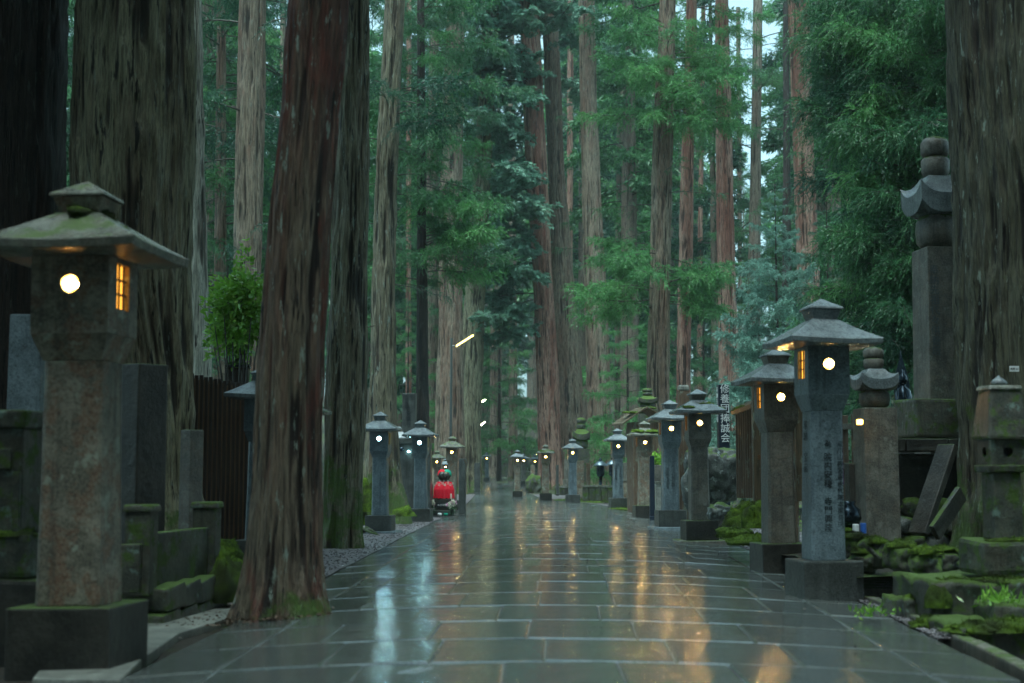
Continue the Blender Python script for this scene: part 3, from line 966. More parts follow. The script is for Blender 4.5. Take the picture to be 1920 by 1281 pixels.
crown('B', -900, -2600, 40, 4.0, 4.0, 'cedar', 'cedar', seed=24)
crown('F', -420, -1600, 24, 3.4, 3.6, 'cedar', 'cedar', seed=25)
crown('A', 60, -100, 3, 1.0, 1.0, 'cedar', 'cedar_dark', az=(-110, -60), seed=26, pitch=(-.5, -.3))
crown('A', -900, -2600, 40, 4.0, 4.0, 'cedar', 'cedar', seed=27)
crown('E', -1500, -3600, 24, 3.2, 3.2, 'cedar', 'cedar', seed=28)

crown('D', 640, 340, 6, 1.6, 1.6, 'thin', 'cedar_dark', seed=40)
crown('RT', 420, 200, 5, 1.5, 1.5, 'thin', 'cedar', seed=41)
crown('L', 560, 200, 6, 1.4, 1.6, 'thin', 'cedar', seed=42)
crown('I', 700, 400, 7, 1.5, 1.5, 'thin', 'cedar', seed=43)
crown('J', 560, 300, 6, 1.6, 1.6, 'thin', 'cedar', seed=44)
crown('GT', 620, 300, 5, 1.0, 1.0, 'thin', 'cedar_dark', seed=45)
crown('T', 760, 300, 10, 2.6, 2.6, 'thin', 'cedar_dark', az=(120, 250), seed=46)
for k_, (px, wt, wb, D, mt, lb) in enumerate(((1160, 13, 17, 84, 'bark_far', 'slim misty trunk right of the pale-brown trunk'), (1196, 10, 13, 95, 'bark_far', 'thin misty trunk left of the one with bright boughs'),
        (1312, 9, 12, 78, 'bark_red', 'thin reddish trunk between the dark red and the reddish grey ones'), (1388, 9, 12, 90, 'bark_far', 'thin misty trunk just right of the reddish grey one'),
        (962, 14, 18, 86, 'bark_far', 'dim trunk over the path end, left of the pair at the bend'), (1068, 12, 17, 74, 'bark_red', 'slim red trunk squeezed between the pair and the pale-brown trunk'),
        (527, 12, 15, 60, 'bark_brown', 'slim trunk seen in the gap left of the leaning trunk'), (580, 12, 15, 70, 'bark_far', 'trunk showing faintly behind the leaning trunk'),
        (1592, 12, 16, 66, 'bark_brown', 'slim trunk deep behind the right-hand plumes'), (1658, 14, 18, 70, 'bark_far', 'far trunk behind the tall memorial pillar'),
        (766, 10, 14, 66, 'bark_red', 'slim reddish trunk right of the moss-footed trunk'), (858, 14, 20, 78, 'bark_brown', 'trunk half merged behind the leaning lamp trunk'), (925, 11, 15, 92, 'bark_far', 'slim dim trunk above the second tube lamp'))):
    lean = random.Random(k_).uniform(-8, 8)
    tree('X%d' % k_, lb, D, [(0, px + lean - wt / 2, px + lean + wt / 2), (500, px - wt / 2, px + wt / 2), (860, px - wb / 2, px + wb / 2)], 30, mt, 400 + k_, 60, .02, .3, .12)
# ---- young trees with boughs down to the ground
def young(key, label, px, D, H, l, kind, mat, seed, n=46, mats=None, name='young_cedar', low=.08):
    x = P(px, 888, D).x
    g = gz(x, D)
    root = empty(name, (x, D, g), 0, label, 'tree')
    zs = list(np.linspace(-.3, H, 24)); rr = [max(.012, H * .011 * (1 - max(z, 0) / H)) for z in zs]
    link('trunk', trunk_mesh('trunk', zs, [0] * 24, [0] * 24, rr, M['bark_dark'], seed, 12, .003, .3), root)
    TREES[key] = t = dict(root=root, zs=zs, cx=[0] * 24, rr=rr, x=x, D=D, z=g, H=H)
    rg = random.Random(seed)
    for i in range(n):
        k = (i + .5) / n
        z = H * (low + (1 - low) * k ** 1.05) * .985
        put_bough(t, z, i * 2.4 + rg.uniform(-.4, .4), max(.25, l * (1 - k) ** .7) * rg.uniform(.8, 1.2), kind, rg.choice(mats) if mats else mat, rg.uniform(-.1, .35), rg)

young('YF', 'small bluish fir with layered boughs in front of the red trunk', 1462, 33, 7.7, 2.0, 'fir', 'fir', 61, 90, name='young_fir')
young('Y1', 'leafy young cedar in the gap between the street lamps and the pair of trunks', 936, 82, 13, 3.0, 'cedar', 'cedar_bright', 62, 40, mats=['cedar', 'cedar_bright'])
young('Y2', 'low bright young cedar right of the pale-brown trunk', 1178, 50, 7.5, 2.3, 'cedar', 'cedar_bright', 63, 40)
young('Y3', 'young cedar between the two reddish trunks on the right', 1322, 60, 10, 2.4, 'cedar', 'cedar', 64, 40)
young('Y4', 'shadowy young cedar right of the small fir', 1560, 34, 8.0, 2.2, 'cedar', 'cedar_dark', 65, 46)
young('Y5', 'young cedar glowing green behind the moss-footed trunk', 764, 58, 8.5, 2.2, 'cedar', 'cedar_bright', 66, 36)
young('Y6', 'young cedar just right of the pale grey trunk by the board fence', 420, 25, 4.6, 1.2, 'cedar', 'cedar', 67, 36)
young('Y7', 'young cedar behind the medium memorial post', 1630, 30, 7.4, 2.2, 'cedar', 'cedar', 68, 46)
young('Y8', 'far young cedar low beside the leaning lamp trunk', 958, 100, 9, 2.8, 'cedar', 'cedar', 69, 30)
young('Y9', 'young cedar left of the hazy slender trunk', 1405, 52, 8, 2.2, 'fir', 'fir', 70, 36)

# ---- broadleaf shrub, glossy leaves
def shrub(label, px, py, D, size, n, seed, name='leafy_shrub'):
    c = P(px, py, D)
    g = gz(c.x, D)
    rg = np.random.default_rng(seed)
    root = empty(name, (c.x, D, g), 0, label, 'shrub')
    h = c.z - g
    parts = []
    cl = []
    for i in range(26):
        a = rg.uniform(0, 6.28); el = rg.uniform(-.9, 1.4)
        tip = np.array([math.cos(a) * math.cos(el) * size[0], math.sin(a) * math.cos(el) * size[0], h + math.sin(el) * size[1]]) * rg.uniform(.75, 1.0)
        q = np.linspace(0, 1, 6)[:, None]
        pts = np.array([0, 0, 0]) * (1 - q) + tip * q + np.array([0, 0, 1]) * (q * (1 - q)) * .35 * h
        parts.append((*rod(pts, .022, .005, 4), 0)); cl.append(tip)
    V, Fc, _ = join_np(parts)
    link('stem', np_mesh('stem', V, Fc, M['twig']), root)
    u = rg.normal(0, 1, (n, 3)); u /= np.linalg.norm(u, axis=1, keepdims=True)
    rad = rg.uniform(.1, 1.15, n) ** .6
    lump = np.array([0.80 + .95 * mnoise.noise(Vector(x * 1.5 + seed)) for x in u])
    p = u * (rad * lump)[:, None] * np.array([size[0], size[0], size[1]]) + np.array([0, 0, h])
    d = u * .6 + rg.normal(0, .6, (n, 3)); d[:, 2] -= .15
    v, f = blades(p, d, rg.uniform(.06, .11, n), .045, rg)
    link('foliage', np_mesh('foliage', v, f, M['shrub']), root)
shrub('glossy bright green shrub rising above the dark board fence', 448, 590, 17.5, (.38, .70), 4200, 5)
shrub('small green shrub between the lanterns on the right', 1232, 868, 33, (.3, .3), 900, 6)

# ---- the forest behind: whole trees that share a few crown meshes
def far_crown(seed, H, z0, rad, nb=70):
    rg = np.random.default_rng(seed)
    parts = []
    for i in range(nb):
        k = (i + rg.random()) / nb
        z = z0 + (H - z0) * k
        a = rg.uniform(0, 6.28)
        l = rad * (1 - k) ** .55 * rg.uniform(.45, 1.15) + .3
        q = np.linspace(0, 1, 5)[:, None]
        dr = np.array([math.cos(a), math.sin(a), rg.uniform(-.1, .2)])
        pts = np.array([0, 0, z]) + dr * l * q + np.array([0, 0, -1]) * q ** 2 * l * rg.uniform(.15, .4)
        parts.append((*rod(pts, .05, .01, 3), 1))
        n = int(80 + 90 * l)
        s = rg.uniform(.25, 1.05, n) ** .8
        base = np.array([0, 0, z]) + dr * l * s[:, None] + np.array([0, 0, -1]) * (s ** 2)[:, None] * l * .28
        base += rg.normal(0, 1, (n, 3)) * np.array([.34, .34, .17]) * (1.15 - .5 * s[:, None])
        d = dr * .7 + rg.normal(0, .6, (n, 3)) + np.array([0, 0, -.45])
        v, f = blades(base, d, rg.uniform(.25, .55, n), .10, rg)
        parts.append((v, f, 0))
    V, Fc, Mi = join_np(parts)
    return np_mesh('crown', V, Fc, [M['cedar'], M['twig']], False, Mi)
def far_trunk(seed, H, r):
    zs = list(np.linspace(-.5, H, 30)); rr = [max(.04, r * (1 - .8 * max(z, 0) / H)) for z in zs]
    rg = np.random.default_rng(seed)
    b = rg.uniform(-.6, .6)
    return trunk_mesh('trunk', zs, [b * (z / H) ** 2 for z in zs], [0] * 30, rr, M['bark_far'], seed, 28, .03, .3, .12)
FAR = [(far_crown(200 + i, 33 + 2 * (i % 3), [7, 11, 15, 9, 5][i], [3.0, 3.4, 3.8, 3.2, 2.6][i]), far_trunk(300 + i, 33 + 2 * (i % 3), [.42, .55, .6, .45, .3][i])) for i in range(5)]
rf = random.Random(12)
def far_tree(x, y, s, i, label, group, mat):
    cm, tm = FAR[i]
    root = empty('distant_cedar', (x, y, gz(x, y)), rf.uniform(0, 6.28), label, 'tree', group, s)
    link('trunk', tm, root)
    c = link('crown', cm, root)
    c.material_slots[0].link = 'OBJECT'; c.material_slots[0].material = M[mat]
placed = []
def zone(px, y):
    side = ('at the far left' if px < 560 else 'left of the bend' if px < 900 else 'straight behind the bend' if px < 1100 else 'right of the bend' if px < 1500 else 'at the far right')
    dep = 'nearer' if y < 95 else 'middle-distance' if y < 130 else 'farthest misty'
    return dep + ' background cedar of the forest ' + side, dep + ' cedars ' + side
tries = 0
while len(placed) < 165 and tries < 9000:
    tries += 1
    y = 66 + 120 * rf.random() ** 1.25
    x = rf.uniform(-.44, .44) * y
    px = 960 + x / y * F
    if abs(x - path_mid(min(y, 95))) < 4.2 and y < 93: continue
    if y > 118 and abs(x) > 12 and rf.random() < .3: continue
    if 1320 < px < 1490 and rf.random() < .85: continue
    if 380 < px < 540 and rf.random() < .35: continue          # where the sky shows through
    if any((x - a) ** 2 + (y - b) ** 2 < 11 for a, b in placed): continue
    placed.append((x, y))
    far_tree(x, y, rf.uniform(.8, 1.08), rf.randrange(5), *zone(px, y), rf.choice(['cedar', 'cedar', 'cedar_dark', 'cedar_bright']))
for i in range(74):
    k = (i + rf.random()) / 74
    y = rf.uniform(190, 245)
    px = -80 + 2080 * k
    x = (px - 960) / F * y
    gap = 1320 < px < 1490
    if gap and i % 2: continue
    far_tree(x, y, rf.uniform(.7, .8) if gap else rf.uniform(.95, 1.25), rf.choice((0, 3, 4, 4)), *zone(px, y), rf.choice(['cedar', 'cedar_dark']))
# nearer forest on both flanks, outside or at the rim of the picture, so that the light is a forest's
for x, y, i in ((-9.5, 8, 0), (10.5, 11, 3), (-12, 17, 1), (-17, 26, 2), (-20, 36, 0), (-15, 44, 3), (-11.5, 52, 1), (12.5, 19, 2), (16, 28, 1), (14, 38, 3), (19, 46, 2), (15, 56, 0), (24, 62, 1), (-24, 60, 2), (-7.8, 3, 2), (8.5, 4, 1), (-5, -4, 0), (6, -6, 3), (-6.5, -1, 4), (6.8, -1, 4), (-10, -2, 4), (10.5, 0, 4), (-4, -11, 4), (3.8, -12, 0), (-9, -9, 3), (9.5, -8, 0), (-13, 3, 4), (13.5, 4, 4), (-14, -8, 4), (14, -9, 4), (0.5, -18, 4), (-7, -17, 4), (7.5, -18, 4), (-18, 10, 4), (18, 10, 4), (-13, 12, 4), (14.5, 14, 4)):
    far_tree(x, y, 1.0, i, ('forest cedar flanking the avenue on the left' if x < 0 else 'forest cedar flanking the avenue on the right'), ('flanking cedars, left' if x < 0 else 'flanking cedars, right'), rf.choice(['cedar', 'cedar_dark']))

for i in range(46):
    a = R(33) + (2 * math.pi - R(66)) * (i + rf.random() * .8) / 46
    rr_ = rf.uniform(8.5, 15)
    x, y = math.sin(a) * rr_, math.cos(a) * rr_ - 1.0
    if abs(x) < 2.4 or (y > -1.5 and abs(x) < 8.2) or y > 9: continue
    cm, tm = FAR[(0, 4)[i % 2]]
    root = empty('understory_cedar', (x, y, gz(x, y)), rf.uniform(0, 6.28), 'bushy lower cedar of the dark wood around the viewpoint, ' + ('left' if x < 0 else 'right'), 'tree', 'understory cedars ' + ('left' if x < 0 else 'right'))
    root.scale = (1.15, 1.15, rf.uniform(.38, .5))
    link('trunk', tm, root)
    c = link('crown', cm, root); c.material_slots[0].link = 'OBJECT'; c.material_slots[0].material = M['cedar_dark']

# ================================================================= STONE LANTERNS
def panel(mb, half_w, z0, z1, hole, depth, yface, mi=0):
    """one wall of the fire box (facing -Y) with an opening through it; hole = list of 16 (x, z)"""
    n = 16
    out = []
    W, zc, hh = half_w, (z0 + z1) / 2, (z1 - z0) / 2
    for k in range(n):
        a = 2 * math.pi * k / n + math.pi / n * 0
        c, s = math.cos(a), math.sin(a)
        m = max(abs(c), abs(s))
        out.append((c / m * W, zc + s / m * hh))
    vs = [(x, yface, z) for x, z in out] + [(x, yface, z) for x, z in hole] + [(x, yface + depth, z) for x, z in hole]
    fs = []
    for k in range(n):
        k2 = (k + 1) % n
        fs.append((k, k2, n + k2, n + k))
        fs.append((n + k, n + k2, 2 * n + k2, 2 * n + k))
    return vs, fs

def circle_hole(r, zc): return [(r * math.cos(2 * math.pi * k / 16), zc + r * math.sin(2 * math.pi * k / 16)) for k in range(16)]
def rect_hole(w, h, zc):
    o = []
    for k in range(16):
        a = 2 * math.pi * k / 16
        c, s = math.cos(a), math.sin(a); m = max(abs(c), abs(s))
        o.append((c / m * w, zc + s / m * h))
    return o

LAN_H = 2.12
lan_rng = random.Random(77)
def text_mesh(name, s, size, mat, depth=0.001, spacing=1.0):
    cu = bpy.data.curves.new(name, 'FONT')
    cu.body = '\n'.join(s)
    cu.size = size
    cu.space_line = spacing
    cu.align_x = 'CENTER'
    cu.extrude = depth
    cu.resolution_u = 2
    ob = bpy.data.objects.new(name, cu)
    COL.objects.link(ob)
    dg = bpy.context.evaluated_depsgraph_get()
    me = bpy.data.meshes.new_from_object(ob.evaluated_get(dg))
    bpy.data.objects.remove(ob)
    me.materials.clear(); me.materials.append(mat)
    me.name = name
    return me

def roof_mesh(mb, half, z0, rise, thick, top_half, curve=0.0, corner=0.0, n=8):
    """hipped square roof with a slightly hollow slope, lifted corners and a thick eave"""
    vs, fs = [], []
    ring = []
    levels = 6
    for j in range(levels + 1):
        t = j / levels
        hw = half + (top_half - half) * t
        z = z0 + thick + rise * (t - curve * t * (1 - t))
        row = []
        for side in range(4):
            for k in range(n):
                u = -1 + 2 * k / n
                c = [(u, -1), (1, u), (-u, 1), (-1, -u)][side]
                lift = corner * (abs(u) ** 3) * (1 - t) ** 2
                row.append(len(vs)); vs.append((c[0] * hw, c[1] * hw, z + lift))
        ring.append(row)
    m = 4 * n
    under = []
    for k in range(m):
        x, y, z = vs[ring[0][k]]
        under.append(len(vs)); vs.append((x * .985, y * .985, z - thick))
    inner = []
    for k in range(m):
        x, y, z = vs[ring[0][k]]
        inner.append(len(vs)); vs.append((x * .45, y * .45, z0 + .0 - .012))
    for j in range(levels):
        for k in range(m):
            k2 = (k + 1) % m
            fs.append((ring[j][k], ring[j][k2], ring[j + 1][k2], ring[j + 1][k]))
    for k in range(m):
        k2 = (k + 1) % m
        fs.append((under[k], under[k2], ring[0][k2], ring[0][k]))
        fs.append((inner[k], inner[k2], under[k2], under[k]))
    fs.append(tuple(inner)[::-1]); fs.append(tuple(ring[-1]))
    mb.add(vs, fs)

def moss_lump(parent, c, size, seed, name='moss_patch', mat=None, fuzz=260):
    """a cushion of moss with standing fibres"""
    rg = np.random.default_rng(seed)
    nu, nv = 26, 9
    V = []
    for j in range(nv):
        el = (j / (nv - 1)) * math.pi / 2
        for i in range(nu):
            a = 2 * math.pi * i / nu
            d = Vector((math.cos(a) * math.cos(el), math.sin(a) * math.cos(el), math.sin(el)))
            k = 1 + .45 * mnoise.noise(d * 1.8 + Vector((seed, 0, 0))) + .18 * mnoise.noise(d * 6 + Vector((0, seed, 0)))
            V.append((d.x * size[0] * k, d.y * size[1] * k, d.z * size[2] * k))
    V = np.array(V)
    f1 = grid_faces(nu, nv, True)
    idx = rg.integers(0, len(V), fuzz)
    p = V[idx] * rg.uniform(.9, 1.0, (fuzz, 1)) + rg.normal(0, .004, (fuzz, 3))
    d = V[idx] / np.array(size) + rg.normal(0, .5, (fuzz, 3)) + np.array([0, 0, .3])
    s = (size[0] * size[1]) ** .5
    v2, f2 = blades(p, d, rg.uniform(.05, .12, fuzz) * min(s * 1.4, .25), .006, rg)
    VV, FF, _ = join_np([(V, f1, 0), (v2, f2, 0)])
    return link(name, np_mesh(name, VV, FF, mat or M['moss'], True), parent, c)

def lantern(label, cx, base_py, top_py, body, roofm, yaw=0.0, D=None, lit='warm', moss=None, texts=(), seed=0, footing=False, group='stone lanterns lining the path', fat=1.0, side='both', tilt=0.0):
    rg = random.Random(seed)
    g = G(cx, base_py) if D is None else Vector((P(cx, 888, D).x, D, gz(P(cx, 888, D).x, D)))
    Dp = g.y
    top = P(cx, top_py, Dp).z
    s = (top - g.z) / LAN_H
    root = empty('stone_lantern', g, yaw, label, 'stone lantern', group, s)
    tilt = tilt or rg.uniform(-.011, .011)
    if tilt: root.rotation_euler = (0, tilt, yaw)
    B, Rf = M[body], M[roofm]
    w = fat
    bs_ = .455 if fat > .95 else .43
    z = 0.0
    if footing:
        MB().box((0, 0, -.05), (.68, .68, .09), top=.96).build('footing', B, root, bevel=.015, jitter=.012)
        z = .04
    MB().box((0, 0, z - (0 if footing else .10)), (bs_, bs_, .27 + (0 if footing else .10))).build('base', M['dark_stone'] if body != 'granite' else M['granite_dark'], root, bevel=.012, jitter=.005)
    z += .27
    ph = 1.05 - (.04 if footing else 0)
    hp = .128 * w
    c = .022
    # pillar: square with narrow chamfered corners, a touch thicker at the foot
    vs = []
    prof = [(hp * 1.06, z), (hp, z + ph * .5), (hp * .97, z + ph)]
    for h_, zz in prof:
        for sx, sy in ((-1, -1), (1, -1), (1, 1), (-1, 1)):
            a = (sx * h_, sy * h_)
            if sx * sy > 0: vs += [(sx * h_, sy * (h_ - c), zz), (sx * (h_ - c), sy * h_, zz)]
            else: vs += [(sx * (h_ - c), sy * h_, zz), (sx * h_, sy * (h_ - c), zz)]
    fs = []
    # order ring by angle
    ringsorted = []
    for j in range(3):
        ids = list(range(j * 8, j * 8 + 8)); ids.sort(key=lambda i: math.atan2(vs[i][1], vs[i][0])); ringsorted.append(ids)
    for j in range(2):
        for k in range(8):
            k2 = (k + 1) % 8
            fs.append((ringsorted[j][k], ringsorted[j][k2], ringsorted[j + 1][k2], ringsorted[j + 1][k]))
    fs.append(tuple(ringsorted[2])); fs.append(tuple(ringsorted[0])[::-1])
    MB().add(vs, fs).build('pillar', B, root, bevel=.004, seg=1, jitter=.004)
    z += ph
    bw = .163 * w
    MB().box((0, 0, z), (hp * 1.94, hp * 1.94, .115), top=bw / (hp * .97) * 1.0).build('neck', B, root, bevel=.005)
    z += .115
    # fire box of four pierced walls
    z1 = z + .345
    zc = z + .215
    hr = .039
    panels = MB()
    for k in range(4):
        hole = circle_hole(hr, zc) if k % 2 == 0 else rect_hole(.072, .10, zc)
        v, f = panel(panels, bw, z, z1, hole, (.085 if k % 2 == 0 else .028), -bw)
        panels.add(v, f, 0, Matrix.Rotation(k * math.pi / 2, 4, 'Z'))
    panels.box((0, 0, z + .001), (bw * 1.96, bw * 1.96, .02))
    panels.build('fire_box', B, root)
    # windows
    warm = lit in ('warm', 'dim')
    pane = M['glow_amber'] if warm else M['glow_cool']
    spane = M['glow_pane'] if warm else M['glow_yellow']
    bulb = M['glow_bulb'] if warm else M['glow_bulb_cool']
    if lit != 'off':
        for k in range(4):
            Rz = Matrix.Rotation(k * math.pi / 2, 4, 'Z')
            if k % 2 == 0:
                n = 20
                y0 = -bw + .078
                vs = [(0, y0, zc)] + [(hr * 1.02 * math.cos(2 * math.pi * i / n), y0, zc + hr * 1.02 * math.sin(2 * math.pi * i / n)) for i in range(n)]
                wnd = MB().add(vs, [(0, i + 1, (i + 1) % n + 1) for i in range(n)], 0, Rz).build('round_window', pane, root)
                if k == 0:
                    sph = MB()
                    prof = [(.001, -.012), (.008, -.009), (.0115, 0), (.008, .009), (.001, .012)]
                    sph.lathe(prof, 10, (0, -bw + .067, zc + .002))
                    sph.build('bulb', bulb, wnd, smooth=True)
            else:
                y0 = -bw + .026
                wnd = MB().add([(-.074, y0, zc - .102), (.074, y0, zc - .102), (.074, y0, zc + .102), (-.074, y0, zc + .102)], [(0, 1, 2, 3)], 0, Rz).build('side_window', spane, root)
                lt = MB()
                for zz in (-.032, .032): lt.box((0, y0 - .008, zc + zz - .004), (.146, .008, .009), M=Rz)
                [lt.box((xx_, y0 - .0165, zc - .1), (.009, .008, .20), M=Rz) for xx_ in (-.025, .025)]
                lt.build('lattice', M['wood_dark'], wnd)
    rm = MB(); roof_mesh(rm, .345 * (1 + (w - 1) * .4), z1 + .001, .155, .038, .095, curve=.12, corner=.006)
    rm.build('roof', Rf, root, bevel=.004, seg=1, jitter=.006, angle=50)
    zt = z1 + .038 + .155
    MB().box((0, 0, zt - .012), (.17, .17, .085), top=1.32).build('knob', Rf if body == 'granite' else B, root, bevel=.008)
    kc = MB(); kc.add([(-.125, -.125, zt + .074), (.125, -.125, zt + .074), (.125, .125, zt + .074), (-.125, .125, zt + .074),
                       (-.122, -.122, zt + .088), (.122, -.122, zt + .088), (.122, .122, zt + .088), (-.122, .122, zt + .088), (0, 0, zt + .16)],
                      [(3, 2, 1, 0), (0, 1, 5, 4), (1, 2, 6, 5), (2, 3, 7, 6), (3, 0, 4, 7), (4, 5, 8), (5, 6, 8), (6, 7, 8), (7, 4, 8)])
    kc.build('finial', Rf, root, bevel=.004)
    if moss:
        for i, (mx, my, sx, sy, sz) in enumerate(moss):
            mx, my = mx * .9, my * .9; r0 = max(abs(mx), abs(my)) / .345
            moss_lump(root, (mx, my, z1 + .03 + .155 * (1 - r0) * .95), (sx, sy, sz), seed * 10 + i)
    for (s_, x, ztop, size, mat, face) in texts:
        me = text_mesh('inscription', s_, size, M[mat])
        zt_ = .27 + ztop
        if face == 'front':
            link('inscription', me, root, (x, -hp * 1.035 - .002, zt_), (math.pi / 2 + .004, 0, 0))
        else:
            sg = -1 if face == 'left' else 1
            link('inscription', me, root, (sg * (hp * 1.035 + .002), x, zt_), (math.pi / 2, 0, sg * math.pi / 2))
    return root

ROOF_MOSS_R8 = [(-.19, -.20, .13, .12, .035), (.22, -.19, .12, .11, .03), (.30, .1, .10, .12, .03)]
_l1 = lantern('large weathered brown lantern at the left front with mossy knob and glowing round window', 146, 1252, 345, 'old_stone', 'roof_old', yaw=-.10, seed=1, fat=1.06,
        moss=[(-.02, -.13, .09, .05, .025), (.12, .0, .07, .06, .03), (-.14, -.02, .05, .06, .03)], group=None)
moss_lump(_l1, (.0, -.005, .27 + 1.05 + .115 + .345 + .165), (.125, .125, .075), 401, fuzz=900)
lantern('tall blue-grey granite lantern with dark vertical characters at the right front', 1545, 1122, 563, 'granite', 'roof_stone', yaw=.13, seed=2, fat=.93,
        texts=[('為', -.005, .80, .055, 'ink', 'front'), (list('院内安穏') + [' '] + list('寺門興隆'), -.005, .70, .062, 'ink', 'front'),
               ('荒川山神宮寺永代院本家菩提', .085, .80, .047, 'ink', 'front'), ('奉納　宝前', .0, .92, .075, 'ink', 'left')])
lantern('brown weathered lantern standing just behind the tall blue-grey one', 1462, 1072, 655, 'grey_stone', 'roof_stone', yaw=.12, seed=3, fat=1.02)
lantern('grey lantern with moss on both roof corners, nearest of the right-hand row', 1312, 1018, 731, 'grey_stone', 'roof_stone', yaw=.07, seed=4, footing=True,
        moss=[(-.2, -.26, .12, .08, .03), (.05, -.12, .15, .08, .04), (.30, -.15, .09, .10, .03)], fat=.98)
lantern('pale blue-grey lantern with a clean white roof beside the moss-cornered one', 1257, 992, 751, 'granite', 'roof_stone', yaw=.08, seed=5, footing=True,
        texts=[('大阪市北区元講中一同', .03, .80, .06, 'ink_grey', 'front'), ('奉燈為先祖供養', -.06, .70, .05, 'ink_grey', 'front')])
lantern('brown lantern with thick green moss cushions on its roof', 1208, 971, 790, 'old_stone', 'roof_old', yaw=.08, seed=6, moss=[(-.18, -.22, .17, .12, .06), (.16, -.22, .17, .12, .06), (0, .1, .2, .15, .05)])
lantern('blue-grey lantern with two columns of black characters, foot in grass', 1159, 953, 804, 'granite', 'roof_stone', yaw=.08, seed=7,
        texts=[('為', -.01, .86, .05, 'ink', 'front'), ('山本家先祖代々之霊位', .06, .80, .064, 'ink', 'front'), ('子孫繁栄利福', -.065, .82, .066, 'ink', 'front')])
lantern('blue-grey lantern left of the one with black characters', 1074, 943, 823, 'granite', 'roof_stone', yaw=.06, seed=8, texts=[('南無大師遍照', .0, .75, .075, 'ink_grey', 'front')])
lantern('brown lantern with moss on its roof before the pair of big trunks', 1023, 938, 834, 'old_stone', 'roof_old', yaw=.05, seed=9, moss=ROOF_MOSS_R8)
lantern('small brown lantern standing alone where the path bends', 970, 932, 844, 'old_stone', 'roof_stone', yaw=.05, seed=10)
lantern('small lantern with mossy rock before it, behind the moss-roofed one', 1003, None, 852, 'grey_stone', 'roof_stone', D=60, yaw=.05, seed=11)
lantern('tiny lantern half hidden right behind the lone one at the bend', 981, None, 851, 'grey_stone', 'roof_stone', D=66, yaw=.35, seed=12)
lantern('blue-grey lantern with a cold white light at the foot of the mossy trunk', 713, 1000, 773, 'granite', 'roof_stone', yaw=-.10, seed=13, lit='cool', footing=True)
lantern('blue-grey lantern with a cold light in front of the dark granite monument', 789, 978, 789, 'granite', 'roof_stone', yaw=-.09, seed=14, lit='cool')
lantern('brown lantern behind the two small red-bibbed statues', 847, None, 818, 'old_stone', 'roof_old', D=35.5, yaw=-.08, seed=15)
lantern('small brown lantern left behind the red-hatted statue', 820, None, 845, 'old_stone', 'roof_old', D=42, yaw=-.07, seed=16)
lantern('small lantern with blue-grey roof right of the leaning lamp trunk', 890, None, 855, 'grey_stone', 'roof_stone', D=62, yaw=-.05, seed=17)
lantern('tiny blue lantern behind the low mossy wall at the end of the path', 913, None, 848, 'granite', 'roof_stone', D=82, yaw=-.05, seed=18)
lantern('tiny lantern tucked behind the one right of the leaning lamp trunk', 897, None, 851, 'granite', 'roof_stone', D=73, yaw=-.05, seed=19)
lantern('blue-grey lantern almost hidden behind the left side of the leaning trunk', 489, None, 690, 'granite', 'roof_stone', D=14.8, yaw=-.1, seed=20, lit='off')
lantern('lantern whose roof corner peeks out right of the leaning trunk', 562, None, 728, 'grey_stone', 'roof_old', D=16.5, yaw=-.1, seed=21)
lantern('small lantern with warm light just left of the lone one at the bend', 835, None, 860, 'grey_stone', 'roof_stone', D=48, yaw=-.05, seed=22)

# ================================================================= MONUMENTS
def curved_roof(mb, half, z0, h, thick, corner, top, n=12):
    roof_mesh(mb, half, z0, h, thick, top, curve=.45, corner=corner, n=n)

def gorinto(label, cx, D, top_py, bot_py, w, body, post=None, base=None, rz=0.0, name='gorinto_pagoda', cat='stone pagoda', group=None, zbase=None, texts=None, moss=False):
    """five-ring stupa: jewel, bowl, curved roof, round drum (on a post when given); w = drum width in m, bot_py = foot of the drum"""
    x = P(cx, 888, D).x
    x = P(cx, bot_py, D).x
    zb = P(cx, bot_py, D).z; zt = P(cx, top_py, D).z
    h = zt - zb
    g = gz(x, D)
    root = empty(name, (x, D, g), rz, label, cat, group)
    o = zb - g
    S = M[body]
    if post:
        ph = o if zbase is None else o - zbase
        p0 = 0 if zbase is None else zbase
        MB().box((0, 0, p0 - (.1 if zbase is None else 0)), (post[0], post[0], ph + (.1 if zbase is None else 0)), top=post[1]).build('post', S, root, bevel=.012, jitter=.006)
    if base:
        zz = -.15
        for (bw_, bh_) in base:
            MB().box((0, 0, zz), (bw_, bw_, bh_ + (.15 if zz < 0 else 0))).build('plinth', M['mossy_stone'], root, bevel=.025, jitter=.02)
            zz += bh_ + (.15 if zz < 0 else 0)
    r = w / 2
    d = h * .29
    MB().lathe([(r * .70, o), (r * .93, o + d * .18), (r, o + d * .5), (r * .96, o + d * .8), (r * .78, o + d)], 28).build('drum', S, root, smooth=True)
    rm = MB(); roof_mesh(rm, r * 1.24, o + d + .002, h * .17, h * .17, r * .55, curve=.5, corner=h * .11, n=12)
    rm.build('roof', M['roof_stone'] if body != 'mossy_stone' else S, root, bevel=.006, angle=50)
    z2 = o + d + h * .335
    MB().lathe([(r * .50, z2), (r * .64, z2 + h * .05), (r * .66, z2 + h * .15), (r * .55, z2 + h * .18)], 24).build('bowl', S, root, smooth=True)
    z3 = z2 + h * .182
    MB().lathe([(r * .55, z3), (r * .66, z3 + h * .04), (r * .66, z3 + h * .12), (r * .50, z3 + h * .165), (.006, h + o)], 24).build('jewel', S, root, smooth=True)
    if texts:
        for s_, xx, ztop, size, mat in texts:
            link('inscription', text_mesh('inscription', s_, size, M[mat]), root, (xx, -post[0] * .5 * (1 + post[1]) * .5 - .012, o - ztop), (math.pi / 2, 0, 0))
    return root

